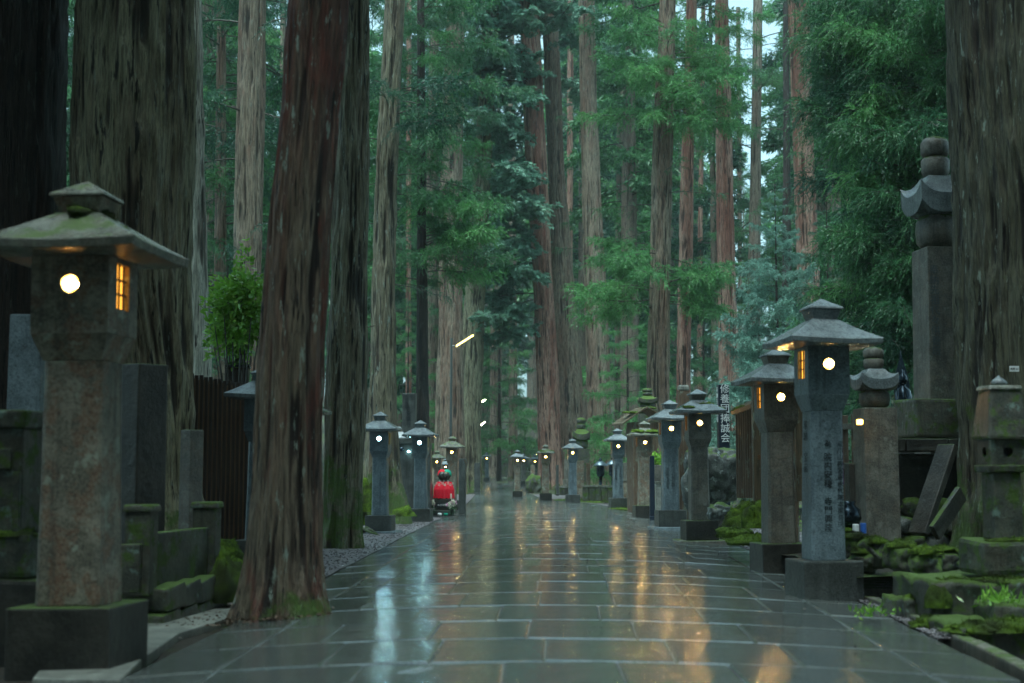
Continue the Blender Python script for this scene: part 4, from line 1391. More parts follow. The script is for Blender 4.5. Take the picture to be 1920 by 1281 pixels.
def gravestone(label, cx, D, top_py, w, mat, tiers=((1.6, .25), (1.25, .2)), rz=0.0, d=None, round_top=False, texts=None, name='gravestone', cat='gravestone', group=None, by=None, bevel=.012, smat=None, vase=False):
    p = P(cx, top_py, D)
    x = p.x; g = gz(x, D) if by is None else by
    root = empty(name, (x, D, g), rz, label, cat, group)
    z = -.12
    for i, (tw, th) in enumerate(tiers):
        hh = th + (.12 if i == 0 else 0)
        MB().box((0, 0, z), (w * tw, (d or w) * tw, hh)).build('plinth', M[smat or mat], root, bevel=.015, jitter=.01)
        z += hh + .001
    h = p.z - g - z
    d = d or w
    mb = MB()
    if round_top:
        n = 14; r = w / 2
        prof = [(-r, z)] + [(-r * math.cos(math.pi * k / n), z + h - r + r * math.sin(math.pi * k / n)) for k in range(n + 1)] + [(r, z)]
        m = len(prof)
        vs = [(a, -d / 2, b) for a, b in prof] + [(a, d / 2, b) for a, b in prof]
        fs = [tuple(range(m)), tuple(range(m, 2 * m))[::-1]] + [(i, m + i, m + (i + 1) % m, (i + 1) % m) for i in range(m)]
        mb.add(vs, fs)
    else:
        mb.box((0, 0, z), (w, d, h), top=.97)
    mb.build('upright', M[mat], root, bevel=bevel, jitter=.005)
    if texts:
        for s_, xx, zt, size, tm in texts:
            link('inscription', text_mesh('inscription', s_, size, M[tm]), root, (xx, -d / 2 * 1.0 - .004, z + h - zt), (math.pi / 2, 0, 0))
    if vase:
        for sx in (-1, 1):
            MB().lathe([(.03, 0), (.045, .04), (.035, .12), (.045, .14)], 12, (sx * w * .6, -(d) * .8, tiers[0][1])).build('vase', M['granite_dark'], root, smooth=True)
    return root

def rock_mesh(name, size, seed, mat, sub=4, amp=.35, flat=0.0):
    bm = bmesh.new(); bmesh.ops.create_icosphere(bm, subdivisions=sub, radius=1.0)
    for v in bm.verts:
        n = v.co.copy()
        k = 1 + amp * mnoise.noise(n * 1.4 + Vector((seed * 3.1, 0, 0))) + amp * .5 * mnoise.noise(n * 3.7 + Vector((0, seed, 0))) + amp * .28 * abs(mnoise.noise(n * 9 + Vector((seed, 1, 0))))
        c = n * k
        for ax in range(3):       # squared-off faces
            c[ax] = max(-.78, min(.78, c[ax])) + (c[ax] - max(-.78, min(.78, c[ax]))) * (1 - .7 * flat)
        v.co = Vector((c.x * size[0] / 2, c.y * size[1] / 2, c.z * size[2] / 2))
    me = bpy.data.meshes.new(name); bm.to_mesh(me); bm.free()
    me.materials.append(M[mat]); me.polygons.foreach_set('use_smooth', [True] * len(me.polygons)); me.update()
    return me
def rock(label, cx, cy_px, D, wpx, hpx, mat, seed, depth=None, name='rock', group=None, amp=.35, flat=.5, sub=4, rz=0.0, parent=None, cat='rock'):
    p = P(cx, cy_px, D); k = D / F
    sz = (wpx * k, depth or wpx * k * .8, hpx * k)
    me = rock_mesh(name, sz, seed, mat, sub, amp, flat)
    if parent:
        return link(name, me, parent, p - parent.location, (0, 0, rz))
    o = link(name, me, None, p, (0, 0, rz))
    return tag(o, label, cat, group)

# ---- left side, back to front
gravestone('speckled blue-grey granite grave slab behind the left front lantern', 60, 9.6, 592, .235, 'granite', tiers=((2.2, .35), (1.6, .3)), d=.2, rz=-.1)
# carved old monument at the left rim
mo = empty('old_tomb', (P(38, 888, 7.6).x - .05, 7.6, gz(-2.3, 7.6)), -.08, 'carved mossy tomb with a capped top at the left rim', 'tomb')
kz = 7.6 / F
def hz_at(py, D, g): return P(0, py, D).z - g
gq = mo.location.z
zz = lambda py: hz_at(py, 7.6, gq)
MB().box((0, 0, -.1), (.66, .6, zz(1080) + .1)).build('foundation', M['dark_stone'], mo, bevel=.02, jitter=.02)
MB().box((0, 0, zz(1080)), (.46, .5, zz(1000) - zz(1080))).build('mossy_tier', M['mossy_stone'], mo, bevel=.03, jitter=.02)
MB().box((0, 0, zz(1000)), (.30, .38, zz(805) - zz(1000))).build('body', M['mossy_stone'], mo, bevel=.012, jitter=.006)
MB().box((-.03, -.195, zz(880)), (.24, .03, zz(842) - zz(880))).build('carved_band', M['mossy_stone'], mo, bevel=.006, jitter=.004)
for sx in (-1, 1):
    MB().box((sx * .125, -.2, zz(995)), (.035, .03, zz(885) - zz(995))).build('corner_rib', M['mossy_stone'], mo, bevel=.006, jitter=.004)
MB().box((0, 0, zz(805)), (.33, .42, zz(772) - zz(805)), top=1.06).build('cap', M['mossy_stone'], mo, bevel=.014, jitter=.006)
moss_lump(mo, (.0, -.14, zz(1002)), (.22, .13, .04), 41)

gravestone('tall narrow mossy slab beside the left front lantern pillar', 270, 9.9, 684, .21, 'dark_stone', tiers=((1.9, .25),), d=.26, rz=-.62)
gravestone('short dark post before the board fence', 360, 11.2, 806, .125, 'grey_stone', tiers=((1.5, .12),), d=.14, rz=-.6, name='stone_post', cat='stone post')
# low balustrade on a mossy wall
bal = empty('low_stone_fence', (P(330, 888, 9.6).x, 9.6, gz(-2.2, 9.6)), -.05, 'low mottled stone balustrade with capped posts on a mossy wall', 'stone fence')
bz = lambda py, D=9.6: P(0, py, D).z - bal.location.z
bx = lambda px, D=9.6: P(px, 888, D).x - bal.location.x
for px, D_, pt in ((277, 9.0, 946), (382, 10.2, 941)):
    xx, yy = bx(px, D_), D_ - 9.6
    zt_ = P(0, pt, D_).z - bal.location.z
    MB().box((xx, yy, .18), (.165, .165, zt_ - .18 - .045)).build('post', M['mossy_stone'], bal, bevel=.01, jitter=.006)
    MB().box((xx, yy, zt_ - .045), (.20, .20, .045), top=.92).build('post_cap', M['mossy_stone'], bal, bevel=.014, jitter=.004)
a, b = Vector((bx(277, 9.0), -.6, 0)), Vector((bx(382, 10.2), .6, 0))
dd = (b - a); L_ = dd.length; ang = math.atan2(dd.y, dd.x)
MB().box((0, 0, 0), (L_ - .2, .09, .34)).build('panel', M['mossy_stone'], bal, bevel=.01, jitter=.008, loc=((a + b) / 2 + Vector((0, 0, .22))), rot=(0, 0, ang))
MB().box((0, 0, 0), (.36, .09, .30)).build('panel', M['mossy_stone'], bal, bevel=.01, jitter=.008, loc=(bx(225, 8.9), -.68, .20), rot=(0, 0, 0))
for i in range(7):
    t_ = (i % 4 + .5) / 4 + (0.06 if i > 3 else 0)
    c_ = a + dd * t_
    MB().box((0, 0, -.06), (.33, .30, .155)).build('wall_stone', M['mossy_stone'], bal, bevel=.02, jitter=.025, loc=(c_.x + .02, c_.y - .04, -.02 + (.158 if i > 3 else 0)), rot=(0, 0, ang + random.uniform(-.05, .05)))
moss_lump(bal, (b.x + .16, b.y - .1, .05), (.16, .22, .30), 44)
blk = prism_from_px('granite_block', [(205, 1150), (268, 1146), (302, 1136), (300, 1118), (225, 1122)], .235, M['granite_dark'], sink=.1)
tag(blk, 'dark wet granite block lying between the left front lantern and the slab', 'stone block')
# offering ring and dark urn at the left lantern's side
MB_ = MB().lathe([(.05, 0), (.09, .03), (.10, .10), (.07, .14), (.08, .16), (.05, .165)], 20)
tag(MB_.build('incense_urn', M['bronze'], smooth=True, loc=G(66, 1148) + Vector((0, 0, .05))), 'dark shiny urn half hidden by the left front lantern base', 'urn')

# ---- board fence with vertical planks
A_, B_ = Vector((P(356, 888, 15.6).x, 15.6, 0)), Vector((P(476, 888, 16.6).x, 16.6, 0))
fence = empty('board_fence', (A_.x, A_.y, gz(A_.x, A_.y)), 0, 'dark wooden board fence of upright planks left of the leaning trunk', 'fence')
for i in range(17):
    t_ = i / 14
    p = A_ + (B_ - A_) * t_
    ztop = P(0, 700 + 24 * t_ + (i % 2) * 2, p.y).z - fence.location.z
    MB().box((p.x - A_.x, p.y - A_.y, 0), (.044, .03, ztop)).build('plank', M['wood_dark'], fence, bevel=.004, seg=1)
    MB().box((p.x - A_.x + .0295, p.y - A_.y + .012, 0), (.013, .012, ztop - .05)).build('batten', M['wood_edge'], fence)
for zr in (.45, 1.5):
    MB().box((0, 0, 0), ((B_ - A_).length * 1.15, .04, .09)).build('rail', M['wood_dark'], fence, loc=((B_ - A_) * .55 + Vector((0, .05, zr))), rot=(0, 0, math.atan2((B_ - A_).y, (B_ - A_).x)))
gp = empty('gate_post', (P(443, 888, 17.6).x, 17.6, gz(-3, 17.6)), .1, 'square dark post with a mossy pyramid cap behind the board fence', 'post')
zt_ = P(0, 690, 17.6).z - gp.location.z
MB().box((0, 0, -.1), (.26, .26, zt_ + .1)).build('shaft', M['wood_dark'], gp, bevel=.006)
MB().box((0, 0, zt_), (.30, .30, .03)).build('collar', M['dark_stone'], gp, bevel=.006)
MB().box((0, 0, zt_ + .03), (.30, .30, .09), top=.12).build('cap', M['mossy_stone'], gp, bevel=.006)

# ---- monument wall and pillar behind the cold-lit lanterns
mw = empty('granite_monument', (P(770, 888, 30.5).x, 30.5, gz(-2, 30.5)), -.06, 'broad dark granite monument slab with a top ledge behind the cold-lit lanterns', 'monument')
zt_ = P(0, 832, 30.5).z - mw.location.z
MB().box((0, 0, -.1), (.88, .3, zt_ + .1)).build('slab', M['granite_dark'], mw, bevel=.01)
MB().box((-.05, 0, zt_), (.74, .36, .10)).build('ledge', M['granite_dark'], mw, bevel=.01)
MB().lathe([(.001, -.05), (.035, -.035), (.05, 0), (.035, .035), (.001, .05)], 16, (-.17, -.2, zt_ - .12)).build('metal_ball', M['bronze'], mw, smooth=True)
MB().lathe([(.001, -.02), (.02, -.012), (.026, 0), (.02, .012), (.001, .02)], 12, (-.02, -.2, zt_ - .17)).build('lamp', M['glow_cool'], mw, smooth=True)  # glowing bead stands in for the reflection of lamps in the granite
gravestone('tall grey memorial pillar with carved characters above the granite monument', 768, 32.0, 738, .31, 'granite_dark', tiers=((1.5, .4),), d=.25, rz=-.05, name='memorial_pillar', cat='memorial pillar',
           texts=[('奉', .06, .10, .085, 'ink', ), ('小笠原氏', -.055, .10, .075, 'ink'), ('大安楽寺', .0, .38, .12, 'ink')])
gravestone('dark round-topped memorial stone left behind the mossy trunk', 700, 33, 727, .42, 'grey_stone', tiers=((1.3, .6), (1.1, .5)), d=.3, round_top=True, rz=.0, name='round_memorial', cat='memorial stone')
pc = MB(); roof_mesh(pc, .20, 0, .26, .03, .03, curve=.5, corner=.03)
pr = empty('roofed_marker', (P(748, 888, 31.4).x, 31.4, gz(-2.2, 28.3)), 0, 'small stone marker with a pale pointed roof behind the monument', 'stone marker')
zt_ = P(0, 800, 31.4).z - pr.location.z
MB().box((0, 0, -.1), (.2, .2, zt_ - .22)).build('shaft', M['grey_stone'], pr, bevel=.01)
pc.build('roof', M['roof_stone'], pr, loc=(0, 0, zt_ - .29))
gravestone('small dark post with a pale cap between the lantern and the bibbed statues', 806, 31.0, 907, .13, 'granite_dark', tiers=((1.2, .1),), d=.15, rz=-.05, name='stone_post', cat='stone post')

# ---- two small bibbed statues on an altar
sx_, sy_ = P(833, 888, 31.2).x, 31.2
alt_z = gz(sx_, sy_)
altar = empty('statue_altar', (sx_, sy_, alt_z), -.05, 'dark stepped stone altar carrying the two bibbed statues', 'altar')
MB().box((0, -.25, -.08), (.62, .6, .10)).build('step', M['granite_dark'], altar, bevel=.012)
MB().box((0, -.12, .02), (.44, .34, .11)).build('step', M['granite_dark'], altar, bevel=.012)
MB().box((0, 0, .02), (.40, .30, .36)).build('pedestal', M['dark_stone'], altar, bevel=.012)
MB().box((0, -.155, .20), (.30, .012, .10)).build('name_plate', M['ink'], altar, bevel=.002)
link('inscription', text_mesh('inscription', '水子地蔵', .07, M['white_paint']) if False else (lambda c: c)(text_mesh('inscription', ['水子地蔵尊'], .052, M['white_paint'])), altar, (0, -.163, .225), (math.pi / 2, 0, 0))

def jizo(label, x, hat, seed, lean):
    root = empty('jizo_statue', (sx_ + x, sy_ - .01, alt_z + .381), -.05 + lean, label, 'statue')
    sg = 1 if x < 0 else -1
    root.scale = (1.12, 1.12, 1.18)
    body = MB().lathe([(.098, 0), (.102, .05), (.098, .14), (.088, .24), (.075, .30), (.045, .335), (.035, .35)], 28).mesh('body', M['dark_stone'], True)
    link('body', body, root)
    hd = MB().lathe([(.03, .335), (.058, .35), (.076, .385), (.080, .42), (.072, .46), (.045, .492), (.005, .50)], 28)
    hm = hd.mesh('head', M['dark_stone'], True)
    h = link('head', hm, root, (sg * .012, 0, 0), (0, sg * .06, 0))
    for ex in (-.026, .026):
        MB().lathe([(.001, -.004), (.011, -.002), (.011, .002), (.001, .004)], 10, (0, 0, 0)).build('eyelid', M['ink'], h, loc=(ex, -.073, .418), rot=(math.pi / 2, 0, 0))
    MB().lathe([(.001, -.014), (.008, -.008), (.009, .0), (.001, .014)], 8).build('nose', M['dark_stone'], h, loc=(0, -.078, .402), smooth=True)
    MB().box((0, 0, 0), (.028, .006, .005)).build('mouth', M['ink'], h, loc=(0, -.073, .379))
    for ex in (-1, 1):
        MB().lathe([(.001, -.025), (.010, -.012), (.010, .012), (.001, .025)], 8).build('ear', M['dark_stone'], h, loc=(ex * .077, 0, .41), smooth=True)
    # knitted hat
    hat_b = MB().lathe([(.090, .415), (.097, .428), (.094, .452), (.090, .482), (.072, .518), (.038, .538), (.003, .544)], 28)
    link('knitted_hat', hat_b.mesh('knitted_hat', M[hat], True), root, (sg * .012, 0, 0), (-.12, sg * .06, 0))
    # wide bib that hangs in folds to the feet
    nu, nv = 40, 14
    V = []
    for j in range(nv):
        k = j / (nv - 1)
        z = .312 - .302 * k
        for i in range(nu):
            a_ = math.pi * (1.05 + .9 * i / (nu - 1))
            r = .074 + .048 * min(1, k * 2.2) + .012 * k + .007 * k * math.sin(i * 1.1 + seed)
            V.append((r * math.cos(a_) * 1.04, r * math.sin(a_), z - .008 * math.sin(i * .9) * k))
    bib = link('bib', np_mesh('bib', np.array(V), grid_faces(nu, nv), M['red_cloth'], True), root)
    # flower print rings on the bib collar
    fl = MB()
    rg = random.Random(seed)
    for q in range(6):
        a_ = math.pi * (1.18 + .64 * q / 5); z = .265 + .028 * (q % 2) - .008
        r = .128
        c_ = Vector((r * math.cos(a_), r * math.sin(a_), z)); u = Vector((-math.sin(a_), math.cos(a_), 0)); w_ = Vector((0, 0, 1)); nrm = Vector((math.cos(a_), math.sin(a_), 0))
        n = 14
        vs = []
        for rr_ in (.012, .022):
            for i in range(n):
                b_ = 2 * math.pi * i / n
                f_ = 1 + .22 * math.cos(5 * b_)
                vs.append(tuple(c_ + nrm * .003 + u * rr_ * f_ * math.cos(b_) + w_ * rr_ * f_ * math.sin(b_)))
        fl.add(vs, [(i, (i + 1) % n, n + (i + 1) % n, n + i) for i in range(n)])
    fl.build('flower_print', M['cream'], bib)
    return root
jizo('small stone statue in a red knitted hat and red bib on the altar', -.083, 'red_cloth', 3, .12)
jizo('small stone statue in a green knitted hat and red bib on the altar', .083, 'green_cloth', 5, -.12)
tag(MB().box((0, 0, 0), (.035, .035, .11)).build('small_cup', M['cream'], bevel=.008, loc=(sx_ + .155, sy_ - .13, alt_z + .381)), 'small cream cup standing at the feet of the green-hatted statue', 'cup')

def bouquet(label, x, seed, mats):
    root = empty('flower_vase', (sx_ + x, sy_ - .30, alt_z + .02), 0, label, 'bouquet')
    MB().lathe([(.028, 0), (.036, .03), (.030, .13), (.036, .14)], 14).build('vase', M['granite_dark'], root, smooth=True)
    rg = np.random.default_rng(seed)
    st = MB()
    heads = []
    for i in range(15):
        d = Vector((rg.normal(0, .45), rg.normal(-.1, .35), 1)).normalized()
        e = Vector((0, 0, .12)) + d * rg.uniform(.09, .21)
        st.tube([(0, 0, .08), tuple(e)], .003, 4); heads.append(e)
    st.build('stems', M['leaf_small'], root)
    for mi, mat in enumerate(mats):
        P_, D_ = [], []
        for k, e in enumerate(heads):
            if k % len(mats) != mi: continue
            for q in range(26):
                P_.append(tuple(e)); D_.append(rg.normal(0, 1, 3))
        v, f = blades(np.array(P_), np.array(D_), .055, .030, rg)
        link('flowers', np_mesh('flowers', v, f, M[mat]), root)
    lp = np.array([tuple(Vector((0, 0, .14)) + Vector(rg.normal(0, .05, 3))) for _ in range(70)])
    v, f = blades(lp, rg.normal(0, 1, (70, 3)) + np.array([0, 0, .5]), .06, .018, rg)
    link('leaves', np_mesh('leaves', v, f, M['leaf_small']), root)
bouquet('white flowers in a vase at the left of the altar', -.25, 1, ['petal_white', 'petal_white', 'petal_pink'])
bouquet('white and pink flowers in a vase at the right of the altar', .2, 2, ['petal_white', 'petal_pink', 'petal_white'])
for i, (dx, mt, lb) in enumerate(((-.07, 'white_paint', 'small white offering cup on the altar step'), (.06, 'green_cloth', 'small green offering cup on the altar step'))):
    tag(MB().lathe([(.03, 0), (.045, .02), (.047, .06)], 14).build('offering_cup', M[mt], smooth=True, loc=(sx_ + dx, sy_ - .47, alt_z + .021)), lb, 'cup')
gravestone('speckled granite post right of the bibbed statues', 867, 30.4, 860, .145, 'granite_dark', tiers=((1.1, .06),), d=.15, rz=-.1, name='granite_post', cat='stone post')

# ---- right side
# post-mounted stupas
gorinto('tall inscribed memorial pillar topped by a five-ring stupa beside the huge trunk', 1758, 15.5, 255, 468, .47, 'grey_stone', post=(.48, .88), base=[(.72, .42)], rz=.12, name='memorial_stupa', cat='stone memorial', zbase=.42,
        texts=[(list('奉納先祖代々供養塔'), -.15, .30, .11, 'ink_grey')])
gorinto('shorter square pillar topped by a wet five-ring stupa behind the tall blue-grey lantern', 1640, 13.2, 650, 766, .285, 'grey_stone', post=(.335, .94), rz=.1, name='memorial_stupa', cat='stone memorial')
# raised plot with rubble wall
plot = empty('raised_plot', (P(1738, 888, 13.9).x, 14.3, gz(4.0, 14)), 0, 'raised grave plot with rubble wall and slab coping under the tall stupa pillar', 'grave plot')
pz = lambda py, D=13.9: P(0, py, D).z - plot.location.z
MB().box((.15, .55, -.1), (1.0, 1.0, pz(846) + .08)).build('core', M['dark_stone'], plot, bevel=.02)
for i in range(3):
    MB().box((-.35 + i * .42, .05, pz(846)), (.41, .5, .125)).build('coping_slab', M['dark_stone'], plot, bevel=.01, jitter=.008)
k = 0
for row in range(4):
    for i in range(4):
        link('wall_stone', rock_mesh('wall_stone', (.27, .22, .21), k + 20, 'rock' if k % 3 == 0 else 'mossy_stone', 3, .4, .6), plot, (-.38 + i * .25 + (row % 2) * .1, .05, .06 + row * .18), (0, 0, random.uniform(-.3, .3)))
        k += 1
tp = MB().box((0, 0, 0), (.68, .62, .40))
tag(tp.build('mossy_block', M['mossy_stone'], bevel=.03, jitter=.03, loc=(P(1757, 888, 15.0).x, 15.0, P(0, 822, 15.0).z), rot=(0, 0, .12)), 'mossy block on the raised plot under the tall stupa pillar', 'stone block')
def leaning(label, a, b, D, w, th, mat):
    A, B = P(*a, D), P(*b, D + .25)
    L = (B - A).length
    mb = MB().box((0, 0, 0), (w, th, L), top=.97)
    o = mb.build('leaning_slab', M[mat], bevel=.01, jitter=.006)
    q = (B - A).to_track_quat('Z', 'Y')
    o.rotation_mode = 'QUATERNION'; o.rotation_quaternion = q; o.location = A
    tag(o, label, 'stone slab')
leaning('tall narrow dark slab leaning against the rubble wall', (1722, 1002), (1778, 836), 13.0, .20, .07, 'dark_stone')
leaning('short slab tilted against the foot of the huge trunk', (1752, 1000), (1802, 925), 12.6, .05, .16, 'dark_stone')
# bronze statue of a robed figure before a pointed halo
bs = empty('bronze_statue', (P(1697, 888, 16.5).x, 16.5, gz(4.5, 16.5)), .2, 'dark wet bronze statue with pointed halo between the two stupa pillars', 'statue')
bzz = lambda py: P(0, py, 16.5).z - bs.location.z
MB().box((0, 0, -.1), (.24, .24, bzz(825) + .1)).build('pedestal', M['dark_stone'], bs, bevel=.01)
zb = bzz(825)
Hs = bzz(700) - zb
MB().lathe([(.10, zb), (.115, zb + Hs * .1), (.085, zb + Hs * .4), (.10, zb + Hs * .62), (.085, zb + Hs * .74), (.03, zb + Hs * .80), (.03, zb + Hs * .83)], 24).build('robed_body', M['bronze'], bs, smooth=True)
MB().lathe([(.02, 0), (.05, .03), (.055, .07), (.045, .11), (.02, .135), (.018, .17), (.001, .185)], 20).build('head', M['bronze'], bs, smooth=True, loc=(0, 0, zb + Hs * .82))
n = 20; ht = bzz(656) - zb - Hs * .45
hv = []
for i in range(n + 1):
    k = i / n
    wdt = .10 * math.sin(math.pi * min(1, .12 + k * .9)) ** .8 * (1 - k ** 3) + .002
    hv.append((wdt, k * ht))
vs = [(-a, 0, b) for a, b in hv] + [(a, 0, b) for a, b in hv] + [(-a, .02, b) for a, b in hv] + [(a, .02, b) for a, b in hv]
m = n + 1; fs = []
for i in range(n):
    fs += [(i, m + i, m + i + 1, i + 1), (2 * m + i + 1, 3 * m + i + 1, 3 * m + i, 2 * m + i), (i, i + 1, 2 * m + i + 1, 2 * m + i), (m + i + 1, m + i, 3 * m + i, 3 * m + i + 1)]
MB().add(vs, fs).build('halo', M['bronze'], bs, loc=(.02, .06, zb + Hs * .45))
MB().tube([(-.10, -.12, zb + .02), (-.13, -.1, zb + Hs * .95)], .007, 6).build('staff', M['bronze'], bs)
MB().tube([(-.075, 0, zb + Hs * .70), (-.11, -.06, zb + Hs * .52), (-.12, -.11, zb + Hs * .6)], [.03, .022, .014], 8).build('arm', M['bronze'], bs, smooth=True)
MB().tube([(.075, 0, zb + Hs * .70), (.10, -.06, zb + Hs * .50), (.02, -.11, zb + Hs * .56)], [.03, .022, .014], 8).build('arm', M['bronze'], bs, smooth=True)

# weathered small old lantern, right rim
ol = empty('old_lantern', G(1880, 1084) * 1.0, .08, 'small weathered lantern with blunt roof and dark round hole on mossy blocks', 'stone lantern')
ol.location = (P(1878, 888, 9.4).x, 9.4, gz(3.2, 9.4))
oz = lambda py: P(0, py, 9.4).z - ol.location.z
ow = 9.4 / F
MB().box((0, 0, oz(1075)), (128 * ow, 128 * ow, oz(1012) - oz(1075))).build('plinth', M['mossy_stone'], ol, bevel=.03, jitter=.02)
MB().box((0, 0, oz(1012)), (56 * ow, 56 * ow, oz(886) - oz(1012)), top=.95).build('pillar', M['mossy_stone'], ol, bevel=.012, jitter=.008)
MB().box((0, 0, oz(886)), (72 * ow, 72 * ow, oz(872) - oz(886)), top=1.05).build('shelf', M['mossy_stone'], ol, bevel=.01, jitter=.006)
pb = MB(); z0_, z1_ = oz(872), oz(824)
for k in range(4):
    v, f = panel(pb, 32 * ow, z0_, z1_, circle_hole(.034, (z0_ + z1_) / 2), .06, -32 * ow)
    pb.add(v, f, 0, Matrix.Rotation(k * math.pi / 2, 4, 'Z'))
pb.build('fire_box', M['mossy_stone'], ol)
MB().box((0, 0, (z0_ + z1_) / 2 - .06), (.10, .10, .12)).build('hollow_shade', M['ink'], ol)  # black block paints the shade inside the hollow fire box
rb = MB().box((0, 0, oz(824)), (84 * ow, 84 * ow, oz(732) - oz(824)), top=.72); rb.build('roof', M['mossy_stone'], ol, bevel=.02, jitter=.012)
MB().box((0, 0, oz(732)), (66 * ow, 66 * ow, oz(724) - oz(732)), top=.9).build('roof_cap', M['roof_old'], ol, bevel=.01)
MB().lathe([(.05, 0), (.06, .02), (.035, .045), (.012, .06), (.001, .075)], 18, (0, 0, oz(724))).build('jewel', M['roof_stone'], ol, smooth=True)
moss_lump(ol, (.0, -.17, oz(1016)), (.20, .05, .035), 51)
# mossy terrace under it
ter = empty('mossy_terrace', (P(1850, 888, 8.9).x, 8.9, gz(3, 8.9) - .1), 0, 'stepped mossy stone terrace carrying the small weathered lantern', 'stone terrace')
tz = lambda py, D: P(0, py, D).z - ter.location.z
def tblock(pxa, pxb, pt, D, depth, mat='mossy_stone', jit=.03, low=-.1, seed=0):
    xa, xb = P(pxa, 888, D).x - ter.location.x, P(pxb, 888, D).x - ter.location.x
    t_ = tz(pt, D)
    mb = MB()
    nx, ny, nz_ = max(4, int((xb - xa) / .05)), max(3, int(depth / .06)), max(3, int((t_ - low) / .05))
    b_ = bmesh.new(); bmesh.ops.create_cube(b_, size=1)
    bmesh.ops.subdivide_edges(b_, edges=b_.edges[:], cuts=9, use_grid_fill=True)
    for v in b_.verts:
        c = Vector(((xa + xb) / 2 + v.co.x * (xb - xa), D - ter.location.y + depth / 2 + v.co.y * depth, low + (v.co.z + .5) * (t_ - low)))
        nv_ = mnoise.noise_vector(c * 5 + Vector((seed, 0, 0))) * jit + mnoise.noise_vector(c * 16) * jit * .4
        v.co = c + nv_
    me = bpy.data.meshes.new('terrace_stone'); b_.to_mesh(me); b_.free()
    me.materials.append(M[mat]); me.polygons.foreach_set('use_smooth', [True] * len(me.polygons))
    return link('terrace_stone', me, ter)
tblock(1742, 1990, 1092, 8.9, .9, seed=1)
tblock(1800, 2000, 1180, 8.1, .75, seed=2)
tblock(1690, 1760, 1125, 9.3, .5, seed=3)
tblock(1860, 2010, 1135, 8.5, .5, seed=5)
for i, (px, py, D, sx, sy, sz) in enumerate(((1790, 1094, 9.0, .16, .10, .03), (1880, 1092, 9.0, .2, .10, .03), (1830, 1185, 8.2, .16, .14, .05), (1900, 1182, 8.2, .22, .16, .06), (1720, 1128, 9.4, .1, .09, .04), (1760, 1140, 8.9, .08, .05, .12), (1745, 1175, 8.8, .12, .10, .06))):
    p = P(px, py, D) - ter.location
    moss_lump(ter, p, (sx, sy, sz), 60 + i, fuzz=700)
# fern-like weed on the terrace
def weed(label, px, py, D, n, seed, ln=.12):
    rg = np.random.default_rng(seed)
    p = np.array([tuple(P(px, py, D))]) + rg.normal(0, .05, (n, 3)) * np.array([1.5, 1, .25])
    d = rg.normal(0, .6, (n, 3)) + np.array([0, 0, .7])
    v, f = blades(p, d, rg.uniform(.4, 1, n) * ln, .016, rg)
    o = link('weed', np_mesh('weed', v, f, M['shrub'])); tag(o, None, None, None, 'stuff')
weed('small green weed on the mossy terrace by the right rim', 1880, 1128, 8.6, 90, 3)
weed('tiny green weed at the start of the kerb', 1632, 1150, 9.1, 60, 4, .07)
# row of mossy rocks behind the kerb
bank = empty('rock_edging', (P(1660, 888, 11).x, 11, gz(3, 11)), 0, 'low row of moss-topped rocks running from the blue-grey lantern to the terrace', 'rock edging')
for i, (px, py, D, w_, h_) in enumerate(((1600, 1025, 11.6, 60, 50), (1640, 1038, 11.0, 64, 58), (1690, 1046, 10.5, 70, 62), (1735, 1062, 10.0, 66, 70), (1620, 1052, 11.0, 60, 46), (1765, 1050, 10.2, 70, 50), (1580, 1010, 12.5, 50, 40))):
    p = P(px, py, D) - bank.location; kk = D / F
    link('edging_rock', rock_mesh('edging_rock', (w_ * kk, w_ * kk * .9, h_ * kk), 40 + i, 'mossy_stone', 4, .4, .6), bank, p, (0, 0, i))
    moss_lump(bank, p + Vector((0, -.02, h_ * kk * .33)), (w_ * kk * .42, w_ * kk * .36, h_ * kk * .2), 80 + i, fuzz=500)
st = prism_from_px('step_slab', [(1612, 1122), (1722, 1120), (1716, 1092), (1612, 1094)], .07, M['grey_stone'], sink=.2, bevel=.015, jitter=.01)
tag(st, 'flat stone step between the blue-grey lantern base and the mossy rocks', 'stone step')
# raised dirt floor behind the rocks
v_ = []
for j in range(24):
    for i in range(30):
        x = 2.55 + i * .11; y = 10.6 + j * .19
        v_.append((x, y, gz(x, y) + .18 + .03 * mnoise.noise(Vector((x * 3, y * 3, 0)))))
tag(link('mossy_ground', np_mesh('mossy_ground', np.array(v_), grid_faces(30, 24), M['soil'], True)), kind='structure')

# cups and urn by the lantern
for px, w_, h_, mt, lb in ((1605, .055, .075, 'white_paint', 'small white cup on the mossy rocks behind the blue-grey lantern'), (1619, .05, .085, 'blue_can', 'small blue can next to the white cup')):
    p = P(px, 1000, 12.0)
    MBc = MB().lathe([(w_ / 2, 0), (w_ / 2, h_ * .94), (w_ / 2 * .9, h_)], 16)
    tag(MBc.build('drink_can' if 'can' in lb else 'cup', M[mt], smooth=False, loc=p), lb, 'can' if 'can' in lb else 'cup')
tag(MB().lathe([(.05, -.1), (.09, 0), (.12, .06), (.11, .14), (.06, .18), (.075, .21)], 22).build('flower_urn', M['bronze'], smooth=True, loc=P(1590, 985, 12.6)), 'round black urn half hidden by the blue-grey lantern pillar', 'urn')
gravestone('small flat-topped dark stone behind the blue-grey lantern, by the urn', 1600, 13.4, 868, .13, 'dark_stone', tiers=((1.6, .1),), d=.2)
